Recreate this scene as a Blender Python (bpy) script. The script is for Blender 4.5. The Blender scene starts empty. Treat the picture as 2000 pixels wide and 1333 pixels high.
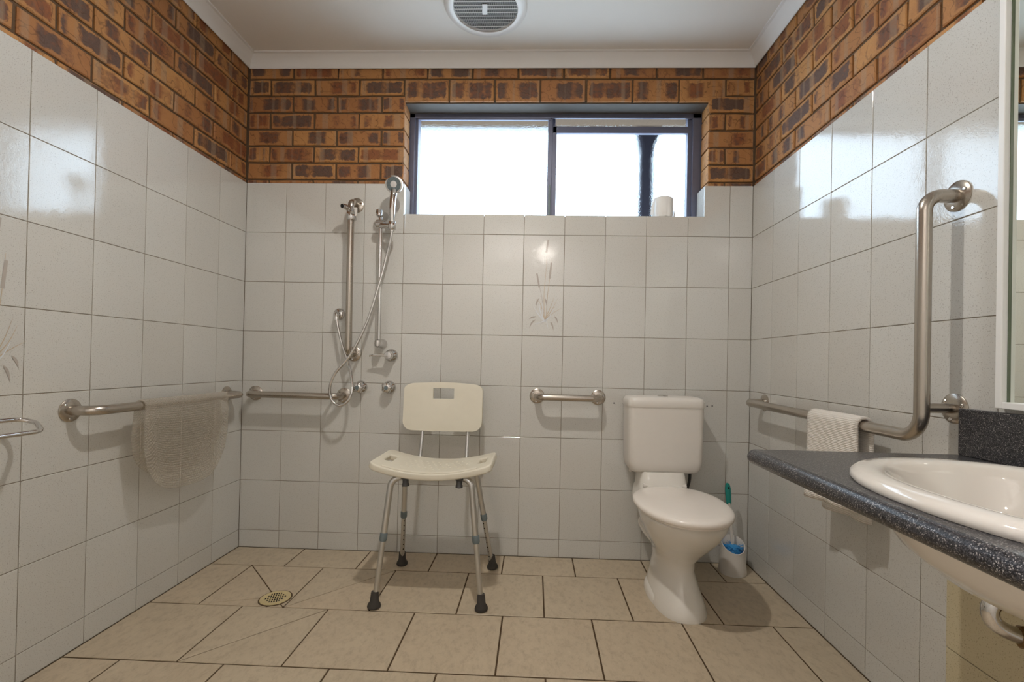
import bpy, bmesh, math, random
from mathutils import Vector, Matrix

random.seed(7)
SC = bpy.context.scene
COL = SC.collection
R = math.radians

# ------------------------------------------------------------------ camera
W = 2.543            # room width
ROOM_FRONT = -2.80   # wall behind the camera
CEIL = 2.495
cam_d = bpy.data.cameras.new('camera')
cam = bpy.data.objects.new('camera', cam_d)
COL.objects.link(cam)
cam_d.sensor_width = 36.0
cam_d.lens = 899.9129 / 2000.0 * 36.0
cam_d.shift_x = -13.40624 / 2000.0
cam_d.shift_y = 33.44579 / 2000.0
cam_d.clip_start = 0.02
def cam_rot(a, b, c):
    Yaw = Matrix.Rotation(c, 3, 'Z')
    Pi = Matrix.Rotation(a, 3, 'X')
    Ro = Matrix.Rotation(b, 3, 'Y')
    return Yaw @ Pi @ Ro
_m = cam_rot(0.00653, -0.01987, 0.03465)
_right, _fwd, _up = _m.col[0], _m.col[1], _m.col[2]
_cm = Matrix((_right, _up, -_fwd)).transposed().to_4x4()
_cm.translation = Vector((1.48626, -2.29744, 0.97057))
cam.matrix_world = _cm
SC.camera = cam

# ------------------------------------------------------------------ world, exposure
SC.view_settings.view_transform = 'Standard'
SC.view_settings.look = 'None'
SC.view_settings.gamma = 1.0
SC.view_settings.use_curve_mapping = False
SC.view_settings.exposure = 0.0
WORLD_STRENGTH = 6.1
LAMP_POWER = 16.5
LAMP_COLOR = (1.0, 0.95, 0.88, 1)
LAMP2_COLOR = (1.0, 0.95, 0.86, 1)
LAMP2_POWER = 0.4
FILL_SPOT_POWER = 78.0  # out-of-view spot added for soft fill
FILL_SPOT_COLOR = (1.0, 0.95, 0.98)
w = bpy.data.worlds.new('overcast_sky')
SC.world = w
w.use_nodes = True
bg = w.node_tree.nodes['Background']
bg.inputs[0].default_value = (0.64, 0.82, 1.0, 1)
bg.inputs[1].default_value = WORLD_STRENGTH
# portal: only guides sampling of the daylight through the window opening
pd = bpy.data.lights.new('window_portal', 'AREA')
pd.shape = 'RECTANGLE'; pd.size = 1.5; pd.size_y = 0.58
pd.cycles.is_portal = True
po = bpy.data.objects.new('window_portal', pd)
COL.objects.link(po)
po.location = (1.558, 0.17, 1.99)
po.rotation_euler = (R(-90), 0, 0)

# ------------------------------------------------------------------ materials
def srgb(r, g, b):
    def f(c):
        c /= 255.0
        return c / 12.92 if c <= 0.04045 else ((c + 0.055) / 1.055) ** 2.4
    return (f(r), f(g), f(b), 1.0)

class NT:
    def __init__(s, name):
        s.m = bpy.data.materials.new(name); s.m.use_nodes = True
        s.t = s.m.node_tree; s.n = s.t.nodes; s.l = s.t.links
        s.b = s.n['Principled BSDF']; s.out = s.n['Material Output']
    def node(s, typ, **kw):
        nd = s.n.new(typ)
        for k, v in kw.items(): setattr(nd, k, v)
        return nd
    def link(s, a, b): s.l.new(a, b)
    def val(s, sock, v):
        if hasattr(v, 'is_linked') or isinstance(v, bpy.types.NodeSocket): s.l.new(v, sock)
        else: sock.default_value = v
    def math(s, op, a, b=0.0, clamp=False):
        nd = s.n.new('ShaderNodeMath'); nd.operation = op; nd.use_clamp = clamp
        s.val(nd.inputs[0], a); s.val(nd.inputs[1], b)
        return nd.outputs[0]
    def mix(s, f, a, b, blend='MIX'):
        nd = s.n.new('ShaderNodeMix'); nd.data_type = 'RGBA'; nd.blend_type = blend
        s.val(nd.inputs[0], f); s.val(nd.inputs[6], a); s.val(nd.inputs[7], b)
        return nd.outputs[2]
    def ramp(s, f, stops, interp='LINEAR'):
        nd = s.n.new('ShaderNodeValToRGB'); nd.color_ramp.interpolation = interp
        el = nd.color_ramp.elements
        while len(el) < len(stops): el.new(0.5)
        for e, (p, c) in zip(el, stops):
            e.position = p
            e.color = c if isinstance(c, tuple) else (c, c, c, 1)
        s.val(nd.inputs[0], f)
        return nd.outputs[0]
    def noise(s, vec, scale, detail=3, rough=0.5, dim='3D', w=None):
        nd = s.n.new('ShaderNodeTexNoise'); nd.noise_dimensions = dim
        if vec is not None: s.l.new(vec, nd.inputs['Vector'])
        if w is not None: s.val(nd.inputs['W'], w)
        nd.inputs['Scale'].default_value = scale
        nd.inputs['Detail'].default_value = detail
        nd.inputs['Roughness'].default_value = rough
        return nd.outputs['Fac']
    def coord(s, which='Object'):
        return s.n.new('ShaderNodeTexCoord').outputs[which]
    def geo(s):
        return s.n.new('ShaderNodeNewGeometry').outputs['Position']
    def rnd(s):
        return s.n.new('ShaderNodeObjectInfo').outputs['Random']
    def bump(s, h, strength=0.3, dist=0.001):
        nd = s.n.new('ShaderNodeBump')
        nd.inputs['Strength'].default_value = strength
        nd.inputs['Distance'].default_value = dist
        s.l.new(h, nd.inputs['Height'])
        s.l.new(nd.outputs[0], s.b.inputs['Normal'])
        return nd.outputs[0]

def plain(name, col, rough=0.5, metal=0.0, spec=0.5, coat=0.0, noise_amt=0.05, nscale=30):
    t = NT(name)
    pos = t.coord('Object')
    n = t.noise(pos, nscale, 3)
    dark = tuple(c * (1 - noise_amt) for c in col[:3]) + (1,)
    lite = tuple(min(1, c * (1 + noise_amt)) for c in col[:3]) + (1,)
    t.link(t.mix(n, dark, lite), t.b.inputs['Base Color'])
    t.b.inputs['Roughness'].default_value = rough
    t.b.inputs['Metallic'].default_value = metal
    t.b.inputs['Specular IOR Level'].default_value = spec
    t.b.inputs['Coat Weight'].default_value = coat
    return t.m

def mat_tile(name, c1, c2, speck, rough=0.10):
    t = NT(name)
    p = t.geo()
    r = t.rnd()
    base = t.mix(r, c1, c2)
    cl = t.noise(p, 9, 3)
    base = t.mix(t.math('MULTIPLY', cl, 0.15), base, srgb(214, 206, 192))
    s1 = t.noise(p, 330, 1.5, 0.6)
    f = t.ramp(s1, [(0.60, 0.0), (0.70, 1.0)])
    base = t.mix(t.math('MULTIPLY', f, 0.6), base, speck)
    s2 = t.noise(p, 150, 2, 0.6)
    f2 = t.ramp(s2, [(0.66, 0.0), (0.72, 1.0)])
    base = t.mix(t.math('MULTIPLY', f2, 0.35), base, speck)
    t.link(base, t.b.inputs['Base Color'])
    t.b.inputs['Roughness'].default_value = rough
    t.b.inputs['Specular IOR Level'].default_value = 0.95
    h = t.math('ADD', t.math('MULTIPLY', t.noise(p, 260, 2), 0.42), t.noise(p, 30, 2))
    t.bump(h, 0.17, 0.0016)
    return t.m

def mat_brick():
    t = NT('fired_clay_brick')
    g = t.coord('Generated')
    r = t.rnd()
    sep = t.node('ShaderNodeSeparateXYZ'); t.link(g, sep.inputs[0])
    gx, gz = sep.outputs[0], sep.outputs[2]
    obj = t.coord('Object')
    va = t.node('ShaderNodeVectorMath', operation='ADD')
    cmb = t.node('ShaderNodeCombineXYZ')
    t.link(t.math('MULTIPLY', r, 91.0), cmb.inputs[0]); t.link(t.math('MULTIPLY', r, 37.0), cmb.inputs[1])
    t.link(t.math('MULTIPLY', r, 53.0), cmb.inputs[2])
    t.link(obj, va.inputs[0]); t.link(cmb.outputs[0], va.inputs[1])
    v = va.outputs[0]
    n_big = t.noise(v, 14, 3)
    n_mid = t.noise(v, 45, 4, 0.65)
    n_fine = t.noise(v, 220, 3, 0.7)
    wob = t.math('MULTIPLY', t.math('SUBTRACT', n_mid, 0.5), 0.30)
    wob2 = t.math('MULTIPLY', t.math('SUBTRACT', n_big, 0.5), 0.22)
    ex = t.math('MULTIPLY', t.math('SUBTRACT', 0.5, t.math('ABSOLUTE', t.math('SUBTRACT', gx, 0.5))), 2.9)
    ez = t.math('SUBTRACT', 0.5, t.math('ABSOLUTE', t.math('SUBTRACT', gz, 0.5)))
    wobs = t.math('ADD', wob, wob2)
    cx_ = t.ramp(t.math('ADD', ex, wobs), [(0.05, 0.0), (0.30, 1.0)], 'EASE')
    cz_ = t.ramp(t.math('ADD', ez, wobs), [(0.05, 0.0), (0.30, 1.0)], 'EASE')
    e = t.math('MULTIPLY', cx_, cz_)
    core = t.ramp(e, [(0.22, 0.0), (0.55, 1.0)])
    # bands across the length (kiln marks)
    f1 = t.math('FRACT', t.math('MULTIPLY', r, 7.31))
    f2 = t.math('FRACT', t.math('MULTIPLY', r, 29.3))
    f3 = t.math('FRACT', t.math('MULTIPLY', r, 13.7))
    bw_ = t.math('ADD', t.math('MULTIPLY', gx, 2.3), t.math('MULTIPLY', r, 77.0))
    band = t.noise(None, 1.0, 0.0, 0.5, '1D', bw_)
    band = t.math('ADD', band, t.math('MULTIPLY', t.math('SUBTRACT', n_mid, 0.5), 0.22))
    bandm = t.ramp(t.math('ADD', band, t.math('MULTIPLY', t.math('SUBTRACT', f1, 0.5), 0.24)), [(0.40, 0.0), (0.54, 1.0)])
    patch = t.math('MULTIPLY', core, bandm)
    tan = t.mix(f3, srgb(218, 164, 100), srgb(178, 124, 76))
    tan = t.mix(t.math('MULTIPLY', n_big, 0.8), tan, srgb(158, 104, 62))
    red = t.mix(n_mid, srgb(150, 84, 50), srgb(108, 66, 46))
    col = t.mix(t.math('MULTIPLY', patch, 0.85), tan, red)
    dk = t.ramp(t.math('ADD', t.math('MULTIPLY', n_mid, 0.7), t.math('MULTIPLY', f2, 0.5)), [(0.46, 0.0), (0.72, 1.0)])
    dark = t.math('MULTIPLY', t.math('MULTIPLY', patch, dk), 0.85)
    col = t.mix(dark, col, t.mix(n_fine, srgb(48, 42, 40), srgb(112, 98, 90)))
    # thin dark drag lines
    wv = t.node('ShaderNodeTexWave', wave_type='BANDS', bands_direction='DIAGONAL')
    t.link(v, wv.inputs['Vector']); wv.inputs['Scale'].default_value = 9
    wv.inputs['Distortion'].default_value = 14; wv.inputs['Detail'].default_value = 2
    wv.inputs['Detail Scale'].default_value = 1.6
    ln = t.ramp(wv.outputs['Fac'], [(0.0, 1.0), (0.05, 0.0)])
    col = t.mix(t.math('MULTIPLY', t.math('MULTIPLY', ln, n_big), 0.9), col, srgb(70, 44, 32))
    # pale chalky smear on some
    pale = t.ramp(t.noise(None, 1.3, 0.0, 0.5, '1D', t.math('ADD', t.math('MULTIPLY', gx, 4.0), t.math('MULTIPLY', r, 191.0))), [(0.60, 0.0), (0.70, 1.0)])
    col = t.mix(t.math('MULTIPLY', t.math('MULTIPLY', pale, n_mid), 0.8), col, srgb(172, 148, 122))
    col = t.mix(t.math('MULTIPLY', n_fine, 0.35), col, srgb(92, 62, 42))
    t.link(col, t.b.inputs['Base Color'])
    t.b.inputs['Roughness'].default_value = 0.62
    t.b.inputs['Specular IOR Level'].default_value = 0.35
    h = t.math('ADD', t.math('MULTIPLY', n_mid, 1.0), t.math('MULTIPLY', n_fine, 0.5))
    t.bump(h, 0.8, 0.0026)
    return t.m

def mat_floor_tile():
    t = NT('beige_stone_floor_tile')
    p = t.geo(); r = t.rnd()
    n1 = t.noise(p, 7, 5, 0.6)
    mp = t.node('ShaderNodeMapping'); mp.inputs['Rotation'].default_value = (0, 0, R(35)); mp.inputs['Scale'].default_value = (1, 0.6, 1)
    t.link(p, mp.inputs[0])
    n2 = t.noise(mp.outputs[0], 42, 6, 0.72)
    n3 = t.noise(p, 240, 2)
    c = t.mix(n1, srgb(205, 190, 164), srgb(178, 163, 140))
    c = t.mix(t.math('MULTIPLY', r, 0.30), c, srgb(204, 182, 154))
    c = t.mix(t.ramp(n2, [(0.48, 0.0), (0.74, 0.55)]), c, srgb(142, 125, 106))
    c = t.mix(t.ramp(n2, [(0.24, 0.4), (0.42, 0.0)]), c, srgb(224, 208, 182))
    c = t.mix(t.ramp(n3, [(0.66, 0.0), (0.76, 0.35)]), c, srgb(132, 116, 96))
    t.link(c, t.b.inputs['Base Color'])
    t.b.inputs['Roughness'].default_value = 0.42
    t.bump(t.math('ADD', n2, t.math('MULTIPLY', n3, 0.3)), 0.35, 0.0012)
    return t.m

def mat_laminate():
    t = NT('speckled_charcoal_laminate')
    p = t.coord('Object')
    v = t.node('ShaderNodeTexVoronoi'); v.inputs['Scale'].default_value = 760
    t.link(p, v.inputs['Vector'])
    sx = t.node('ShaderNodeSeparateColor'); t.link(v.outputs['Color'], sx.inputs[0])
    c = t.ramp(sx.outputs[0], [(0.0, srgb(26, 26, 30)), (0.35, srgb(58, 58, 62)), (0.62, srgb(88, 86, 88)), (0.80, srgb(44, 44, 50)), (0.92, srgb(160, 156, 152))], 'CONSTANT')
    t.link(c, t.b.inputs['Base Color'])
    t.b.inputs['Roughness'].default_value = 0.28
    t.bump(t.noise(p, 300, 2), 0.12, 0.0008)
    return t.m

def mat_brushed(name, col, rough=0.27):
    t = NT(name)
    p = t.coord('Object')
    n = t.noise(p, 700, 2)
    t.link(t.mix(n, col, tuple(c * 0.96 for c in col[:3]) + (1,)), t.b.inputs['Base Color'])
    t.b.inputs['Metallic'].default_value = 1.0
    t.link(t.math('ADD', t.math('MULTIPLY', n, 0.02), rough - 0.01), t.b.inputs['Roughness'])
    return t.m

def mat_frosted():
    t = NT('pebbled_obscure_glass')
    t.n.remove(t.b)
    p = t.geo()
    nz = t.noise(p, 150, 3, 0.65)
    vo = t.node('ShaderNodeTexVoronoi'); vo.inputs['Scale'].default_value = 170; t.link(p, vo.inputs['Vector'])
    bp = t.node('ShaderNodeBump'); bp.inputs['Strength'].default_value = 0.9; bp.inputs['Distance'].default_value = 0.0011
    t.link(t.math('ADD', nz, t.math('MULTIPLY', vo.outputs['Distance'], 0.5)), bp.inputs['Height'])
    rf = t.node('ShaderNodeBsdfRefraction'); rf.inputs['IOR'].default_value = 1.12; rf.inputs['Roughness'].default_value = 0.0
    t.link(bp.outputs[0], rf.inputs['Normal'])
    tr = t.node('ShaderNodeBsdfTransparent')
    mx = t.node('ShaderNodeMixShader'); mx.inputs[0].default_value = 0.25
    t.link(rf.outputs[0], mx.inputs[1]); t.link(tr.outputs[0], mx.inputs[2])
    t.link(mx.outputs[0], t.out.inputs[0])
    return t.m

def mat_clear_vinyl():
    t = NT('clear_bubbled_vinyl')
    p = t.coord('Object')
    vo = t.node('ShaderNodeTexVoronoi'); vo.inputs['Scale'].default_value = 170; t.link(p, vo.inputs['Vector'])
    t.b.inputs['Base Color'].default_value = srgb(232, 226, 216)
    t.b.inputs['Roughness'].default_value = 0.10
    bn = t.bump(vo.outputs['Distance'], 0.9, 0.006)
    tl = t.node('ShaderNodeBsdfTranslucent'); tl.inputs[0].default_value = srgb(240, 232, 218)
    tr = t.node('ShaderNodeBsdfTransparent'); tr.inputs[0].default_value = (0.97, 0.96, 0.94, 1)
    m1 = t.node('ShaderNodeMixShader'); m1.inputs[0].default_value = 0.35
    t.link(t.b.outputs[0], m1.inputs[1]); t.link(tl.outputs[0], m1.inputs[2])
    m2 = t.node('ShaderNodeMixShader')
    rim = t.ramp(vo.outputs['Distance'], [(0.25, 0.84), (0.6, 0.72)])
    t.link(rim, m2.inputs[0])
    t.link(m1.outputs[0], m2.inputs[1]); t.link(tr.outputs[0], m2.inputs[2])
    t.link(m2.outputs[0], t.out.inputs[0])
    return t.m

def mat_emit(name, col, strength):
    t = NT(name)
    t.b.inputs['Base Color'].default_value = (1, 1, 1, 1)
    t.b.inputs['Emission Color'].default_value = col
    t.b.inputs['Emission Strength'].default_value = strength
    return t.m

def mat_towel():
    t = NT('white_terry_cloth')
    p = t.coord('Object')
    n = t.noise(p, 420, 3)
    wv = t.node('ShaderNodeTexWave'); wv.inputs['Scale'].default_value = 60; wv.bands_direction = 'Z'
    wv.inputs['Distortion'].default_value = 3; t.link(p, wv.inputs['Vector'])
    t.link(t.mix(n, srgb(226, 220, 212), srgb(244, 240, 234)), t.b.inputs['Base Color'])
    t.b.inputs['Roughness'].default_value = 0.95
    t.bump(t.math('ADD', n, t.math('MULTIPLY', wv.outputs['Fac'], 0.6)), 0.8, 0.003)
    return t.m

M = {}
M['tile'] = mat_tile('glazed_speckled_tile', srgb(209, 209, 205), srgb(203, 202, 197), srgb(140, 134, 124), 0.04)
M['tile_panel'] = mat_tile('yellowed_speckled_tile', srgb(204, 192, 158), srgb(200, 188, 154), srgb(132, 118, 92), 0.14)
M['grout'] = plain('tile_grout', srgb(138, 127, 112), 0.9, noise_amt=0.15, nscale=60)
M['mortar'] = plain('brown_mortar', srgb(96, 75, 54), 0.95, noise_amt=0.3, nscale=120)
M['floor_grout'] = plain('dark_brown_floor_grout', srgb(82, 64, 44), 0.95, noise_amt=0.25, nscale=80)
M['brick'] = mat_brick()
M['floor_tile'] = mat_floor_tile()
M['plaster'] = plain('painted_ceiling_plaster', srgb(230, 226, 219), 0.85, noise_amt=0.02, nscale=6)
M['cornice'] = plain('painted_cornice', srgb(230, 229, 227), 0.7, noise_amt=0.02, nscale=8)
M['alu'] = plain('slate_window_aluminium', srgb(104, 107, 126), 0.38, 0.3, noise_amt=0.08)
M['lintel'] = plain('dark_painted_lintel', srgb(84, 78, 72), 0.7, noise_amt=0.12)
M['glass'] = mat_frosted()
M['steel'] = mat_brushed('brushed_stainless_steel', srgb(188, 180, 170), 0.27)
M['chrome'] = mat_brushed('polished_chrome', srgb(214, 212, 210), 0.07)
M['alutube'] = mat_brushed('anodised_aluminium_tube', srgb(206, 206, 204), 0.34)
M['cream'] = plain('cream_moulded_plastic', srgb(224, 218, 201), 0.42, noise_amt=0.03)
M['white_plastic'] = plain('white_plastic', srgb(222, 217, 210), 0.28, noise_amt=0.02)
M['seat_plastic'] = plain('glossy_white_seat_plastic', srgb(240, 233, 225), 0.2, noise_amt=0.01)
M['ceramic'] = plain('white_vitreous_china', srgb(228, 224, 216), 0.08, coat=0.4, noise_amt=0.01)
M['basin'] = plain('warm_white_basin_china', srgb(234, 228, 220), 0.07, coat=0.4, noise_amt=0.01)
M['grey_plastic'] = plain('blue_grey_plastic', srgb(110, 122, 126), 0.5)
M['dark_plastic'] = plain('dark_grey_plastic', srgb(74, 74, 74), 0.5)
M['rubber'] = plain('black_rubber', srgb(62, 58, 54), 0.75)
M['black'] = plain('black_hole', srgb(18, 17, 16), 0.9)
M['laminate'] = mat_laminate()
M['towel'] = mat_towel()
M['vinyl'] = mat_clear_vinyl()
def mat_bubble():
    t = NT('clear_vinyl_bubble')
    t.b.inputs['Base Color'].default_value = srgb(224, 218, 208)
    t.b.inputs['Roughness'].default_value = 0.08
    tr = t.node('ShaderNodeBsdfTransparent'); tr.inputs[0].default_value = (0.98, 0.97, 0.95, 1)
    m2 = t.node('ShaderNodeMixShader'); m2.inputs[0].default_value = 0.72
    t.link(t.b.outputs[0], m2.inputs[1]); t.link(tr.outputs[0], m2.inputs[2]); t.link(m2.outputs[0], t.out.inputs[0])
    return t.m
M['vinyl_bubble'] = mat_bubble()
M['teal'] = plain('teal_plastic', srgb(30, 140, 132), 0.35)
M['blue'] = plain('blue_bristles', srgb(56, 148, 212), 0.6, noise_amt=0.3, nscale=200)
M['paper'] = plain('white_paper_wrap', srgb(240, 240, 238), 0.8, noise_amt=0.03)
M['drain'] = plain('yellowed_drain_brass', srgb(214, 196, 148), 0.35, 0.25, noise_amt=0.15, nscale=90)
M['mirror'] = plain('mirror_silvering', (0.86, 0.90, 0.84, 1), 0.005, 1.0, noise_amt=0.0)
M['mirror_edge'] = plain('green_glass_edge', srgb(96, 108, 88), 0.15)
M['white_frame'] = plain('white_powder_coat', srgb(238, 238, 236), 0.35, noise_amt=0.01)
M['brass'] = plain('tarnished_brass', srgb(128, 100, 60), 0.3, 0.9, noise_amt=0.25, nscale=80)
M['door'] = plain('painted_door', srgb(226, 222, 212), 0.5, noise_amt=0.02)
M['post'] = plain('dark_painted_post', srgb(58, 58, 68), 0.8, spec=0.05)
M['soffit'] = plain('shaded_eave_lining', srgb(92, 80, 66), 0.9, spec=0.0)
M['print_grey'] = plain('grey_brown_tile_print', srgb(178, 170, 162), 0.1)
M['print_tan'] = plain('tan_tile_print', srgb(196, 178, 154), 0.1)
M['print_white'] = plain('pale_blue_tile_print', srgb(214, 218, 222), 0.08)
M['dome'] = mat_emit('lit_opal_glass', LAMP_COLOR, 25.0)
M['dome2'] = mat_emit('lit_wall_lamp_glass', LAMP2_COLOR, 12.0)

# ------------------------------------------------------------------ mesh helpers
class MB:
    """collects geometry for ONE mesh object"""
    def __init__(s): s.v = []; s.f = []; s.mi = []
    def add(s, vs, fs, mi=0):
        o = len(s.v); s.v += [tuple(p) for p in vs]
        s.f += [tuple(i + o for i in f) for f in fs]; s.mi += [mi] * len(fs)
        return s
    def box(s, a, b, mi=0):
        x0, y0, z0 = a; x1, y1, z1 = b
        vs = [(x0, y0, z0), (x1, y0, z0), (x1, y1, z0), (x0, y1, z0), (x0, y0, z1), (x1, y0, z1), (x1, y1, z1), (x0, y1, z1)]
        return s.add(vs, [(0, 3, 2, 1), (4, 5, 6, 7), (0, 1, 5, 4), (1, 2, 6, 5), (2, 3, 7, 6), (3, 0, 4, 7)], mi)
    def tube(s, path, r, segs=16, mi=0, caps=True):
        path = [Vector(p) for p in path]
        rs = r if isinstance(r, (list, tuple)) else [r] * len(path)
        n = len(path)
        tg = []
        for i in range(n):
            a = path[max(0, i - 1)]; b = path[min(n - 1, i + 1)]
            d = (b - a)
            if d.length < 1e-9: d = tg[-1] if tg else Vector((0, 0, 1))
            tg.append(d.normalized())
        ref = Vector((0, 0, 1)) if abs(tg[0].z) < 0.9 else Vector((1, 0, 0))
        nn = tg[0].cross(ref).normalized()
        vs = []; fs = []
        for i in range(n):
            if i:
                nn = (nn - tg[i] * nn.dot(tg[i])).normalized()
            bb = tg[i].cross(nn)
            for k in range(segs):
                a = 2 * math.pi * k / segs
                vs.append(path[i] + (nn * math.cos(a) + bb * math.sin(a)) * rs[i])
        for i in range(n - 1):
            for k in range(segs):
                k2 = (k + 1) % segs
                fs.append((i * segs + k, i * segs + k2, (i + 1) * segs + k2, (i + 1) * segs + k))
        if caps:
            fs.append(tuple(reversed(range(segs)))); fs.append(tuple((n - 1) * segs + k for k in range(segs)))
        return s.add(vs, fs, mi)
    def lathe(s, prof, origin, axis, segs=24, mi=0):
        """prof: list of (radius, distance along axis)"""
        ax = Vector(axis).normalized(); o = Vector(origin)
        ref = Vector((0, 0, 1)) if abs(ax.z) < 0.9 else Vector((1, 0, 0))
        n1 = ax.cross(ref).normalized(); n2 = ax.cross(n1)
        vs = []; fs = []
        for (r, d) in prof:
            for k in range(segs):
                a = 2 * math.pi * k / segs
                vs.append(o + ax * d + (n1 * math.cos(a) + n2 * math.sin(a)) * max(r, 1e-5))
        for i in range(len(prof) - 1):
            for k in range(segs):
                k2 = (k + 1) % segs
                fs.append((i * segs + k, i * segs + k2, (i + 1) * segs + k2, (i + 1) * segs + k))
        fs.append(tuple(reversed(range(segs)))); fs.append(tuple((len(prof) - 1) * segs + k for k in range(segs)))
        return s.add(vs, fs, mi)
    def loft(s, rings, mi=0, cap0=True, cap1=True):
        n = len(rings[0]); vs = [p for rg in rings for p in rg]; fs = []
        for i in range(len(rings) - 1):
            for k in range(n):
                k2 = (k + 1) % n
                fs.append((i * n + k, i * n + k2, (i + 1) * n + k2, (i + 1) * n + k))
        if cap0: fs.append(tuple(reversed(range(n))))
        if cap1: fs.append(tuple((len(rings) - 1) * n + k for k in range(n)))
        return s.add(vs, fs, mi)
    def sheet(s, grid, mi=0):
        n = len(grid[0]); vs = [p for row in grid for p in row]; fs = []
        for i in range(len(grid) - 1):
            for k in range(n - 1):
                fs.append((i * n + k, i * n + k + 1, (i + 1) * n + k + 1, (i + 1) * n + k))
        return s.add(vs, fs, mi)
    def mesh(s, name, mats, smooth=40):
        me = bpy.data.meshes.new(name)
        me.from_pydata(s.v, [], s.f)
        for m in (mats if isinstance(mats, (list, tuple)) else [mats]): me.materials.append(m)
        for p, mi in zip(me.polygons, s.mi): p.material_index = mi
        bm = bmesh.new(); bm.from_mesh(me); bmesh.ops.recalc_face_normals(bm, faces=bm.faces); bm.to_mesh(me); bm.free()
        if smooth:
            me.shade_smooth(); me.set_sharp_from_angle(angle=R(smooth))
        return me
    def build(s, name, mats, parent=None, smooth=40, bevel=0.0, loc=None):
        me = s.mesh(name, mats, smooth)
        return link(name, me, parent, bevel, loc)

def link(name, me, parent=None, bevel=0.0, loc=None, rot=None):
    o = bpy.data.objects.new(name, me); COL.objects.link(o)
    if parent: o.parent = parent
    if loc: o.location = loc
    if rot: o.rotation_euler = rot
    if bevel:
        b = o.modifiers.new('edge_rounding', 'BEVEL'); b.width = bevel; b.segments = 3; b.limit_method = 'ANGLE'; b.angle_limit = R(50)
        b.harden_normals = False
    return o

def tag(o, label, cat, group=None, kind=None):
    o['label'] = label; o['category'] = cat
    if group: o['group'] = group
    if kind: o['kind'] = kind
    return o

def thing(name, label, cat, loc=(0, 0, 0), group=None, rotz=0.0):
    o = bpy.data.objects.new(name, None); COL.objects.link(o)
    o.location = loc; o.rotation_euler = (0, 0, rotz); o.empty_display_size = 0.05
    return tag(o, label, cat, group)

def rel(pts, base):
    return [tuple(Vector(p) - Vector(base)) for p in pts]

def fillet(pts, r, n=8):
    pts = [Vector(p) for p in pts]; out = [pts[0]]
    for i in range(1, len(pts) - 1):
        p = pts[i]; a = (pts[i - 1] - p); b = (pts[i + 1] - p)
        ang = a.angle(b); t = min(r / math.tan(ang / 2), a.length * 0.49, b.length * 0.49)
        rr = t * math.tan(ang / 2)
        an, bn = a.normalized(), b.normalized()
        c = p + (an + bn).normalized() * (rr / math.sin(ang / 2))
        p0 = p + an * t; p1 = p + bn * t
        v0 = p0 - c; v1 = p1 - c; tot = v0.angle(v1); axis = v0.cross(v1).normalized()
        for k in range(n + 1):
            out.append(c + Matrix.Rotation(tot * k / n, 3, axis) @ v0)
    out.append(pts[-1])
    return out

def spline(pts, n=10):
    pts = [Vector(p) for p in pts]; P = [2 * pts[0] - pts[1]] + pts + [2 * pts[-1] - pts[-2]]
    out = []
    for i in range(1, len(P) - 2):
        p0, p1, p2, p3 = P[i - 1:i + 3]
        for k in range(n):
            t = k / n
            out.append(0.5 * ((2 * p1) + (p2 - p0) * t + (2 * p0 - 5 * p1 + 4 * p2 - p3) * t * t + (3 * p1 - p0 - 3 * p2 + p3) * t ** 3))
    out.append(pts[-1])
    return out

def superellipse(cx, cy, hx, hyf, hyb, z, n=48, e=2.3):
    """egg outline in plan: hyf towards -Y (front), hyb towards +Y"""
    out = []
    for k in range(n):
        a = 2 * math.pi * k / n
        c, s_ = math.cos(a), math.sin(a)
        x = math.copysign(abs(c) ** (2 / e), c) * hx
        y = math.copysign(abs(s_) ** (2 / e), s_)
        y *= hyf if y < 0 else hyb
        out.append((cx + x, cy + y, z))
    return out

def rrect(cx, cz, hx, hz, r, n=6):
    pts = []
    for (sx, sz, a0) in ((1, 1, 0), (-1, 1, 90), (-1, -1, 180), (1, -1, 270)):
        for k in range(n + 1):
            a = R(a0 + 90 * k / n)
            pts.append((cx + sx * (hx - r) + r * math.cos(a), cz + sz * (hz - r) + r * math.sin(a)))
    return pts

def offset_poly(pts, d):
    """inset a CCW 2-D polygon by d"""
    out = []; n = len(pts)
    for i in range(n):
        p0, p1, p2 = Vector(pts[i - 1]), Vector(pts[i]), Vector(pts[(i + 1) % n])
        e1 = (p1 - p0).normalized(); e2 = (p2 - p1).normalized()
        n1 = Vector((-e1.y, e1.x)); n2 = Vector((-e2.y, e2.x))
        bis = (n1 + n2)
        k = d / max(0.25, (1 + n1.dot(n2)))
        out.append(tuple(p1 + bis * k))
    return out

def poly_tile_mesh(name, poly, mat, gap, bev, th, plane):
    """prism with a worn arris; plane 'wall' = x,z with face at y=0, 'floor' = x,y with face at z=0"""
    a = offset_poly(poly, gap); b = offset_poly(poly, gap + bev)
    def P(p, d): return (p[0], d, p[1]) if plane == 'wall' else (p[0], p[1], -d)
    n = len(poly)
    vs = [P(p, 0) for p in b] + [P(p, bev * 0.7) for p in a] + [P(p, th) for p in a]
    fs = [tuple(range(n))]
    for i in range(n):
        j = (i + 1) % n
        fs.append((i, n + i, n + j, j)); fs.append((n + i, 2 * n + i, 2 * n + j, n + j))
    mb = MB(); mb.add(vs, fs)
    return mb.mesh(name, mat, 0)

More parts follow.
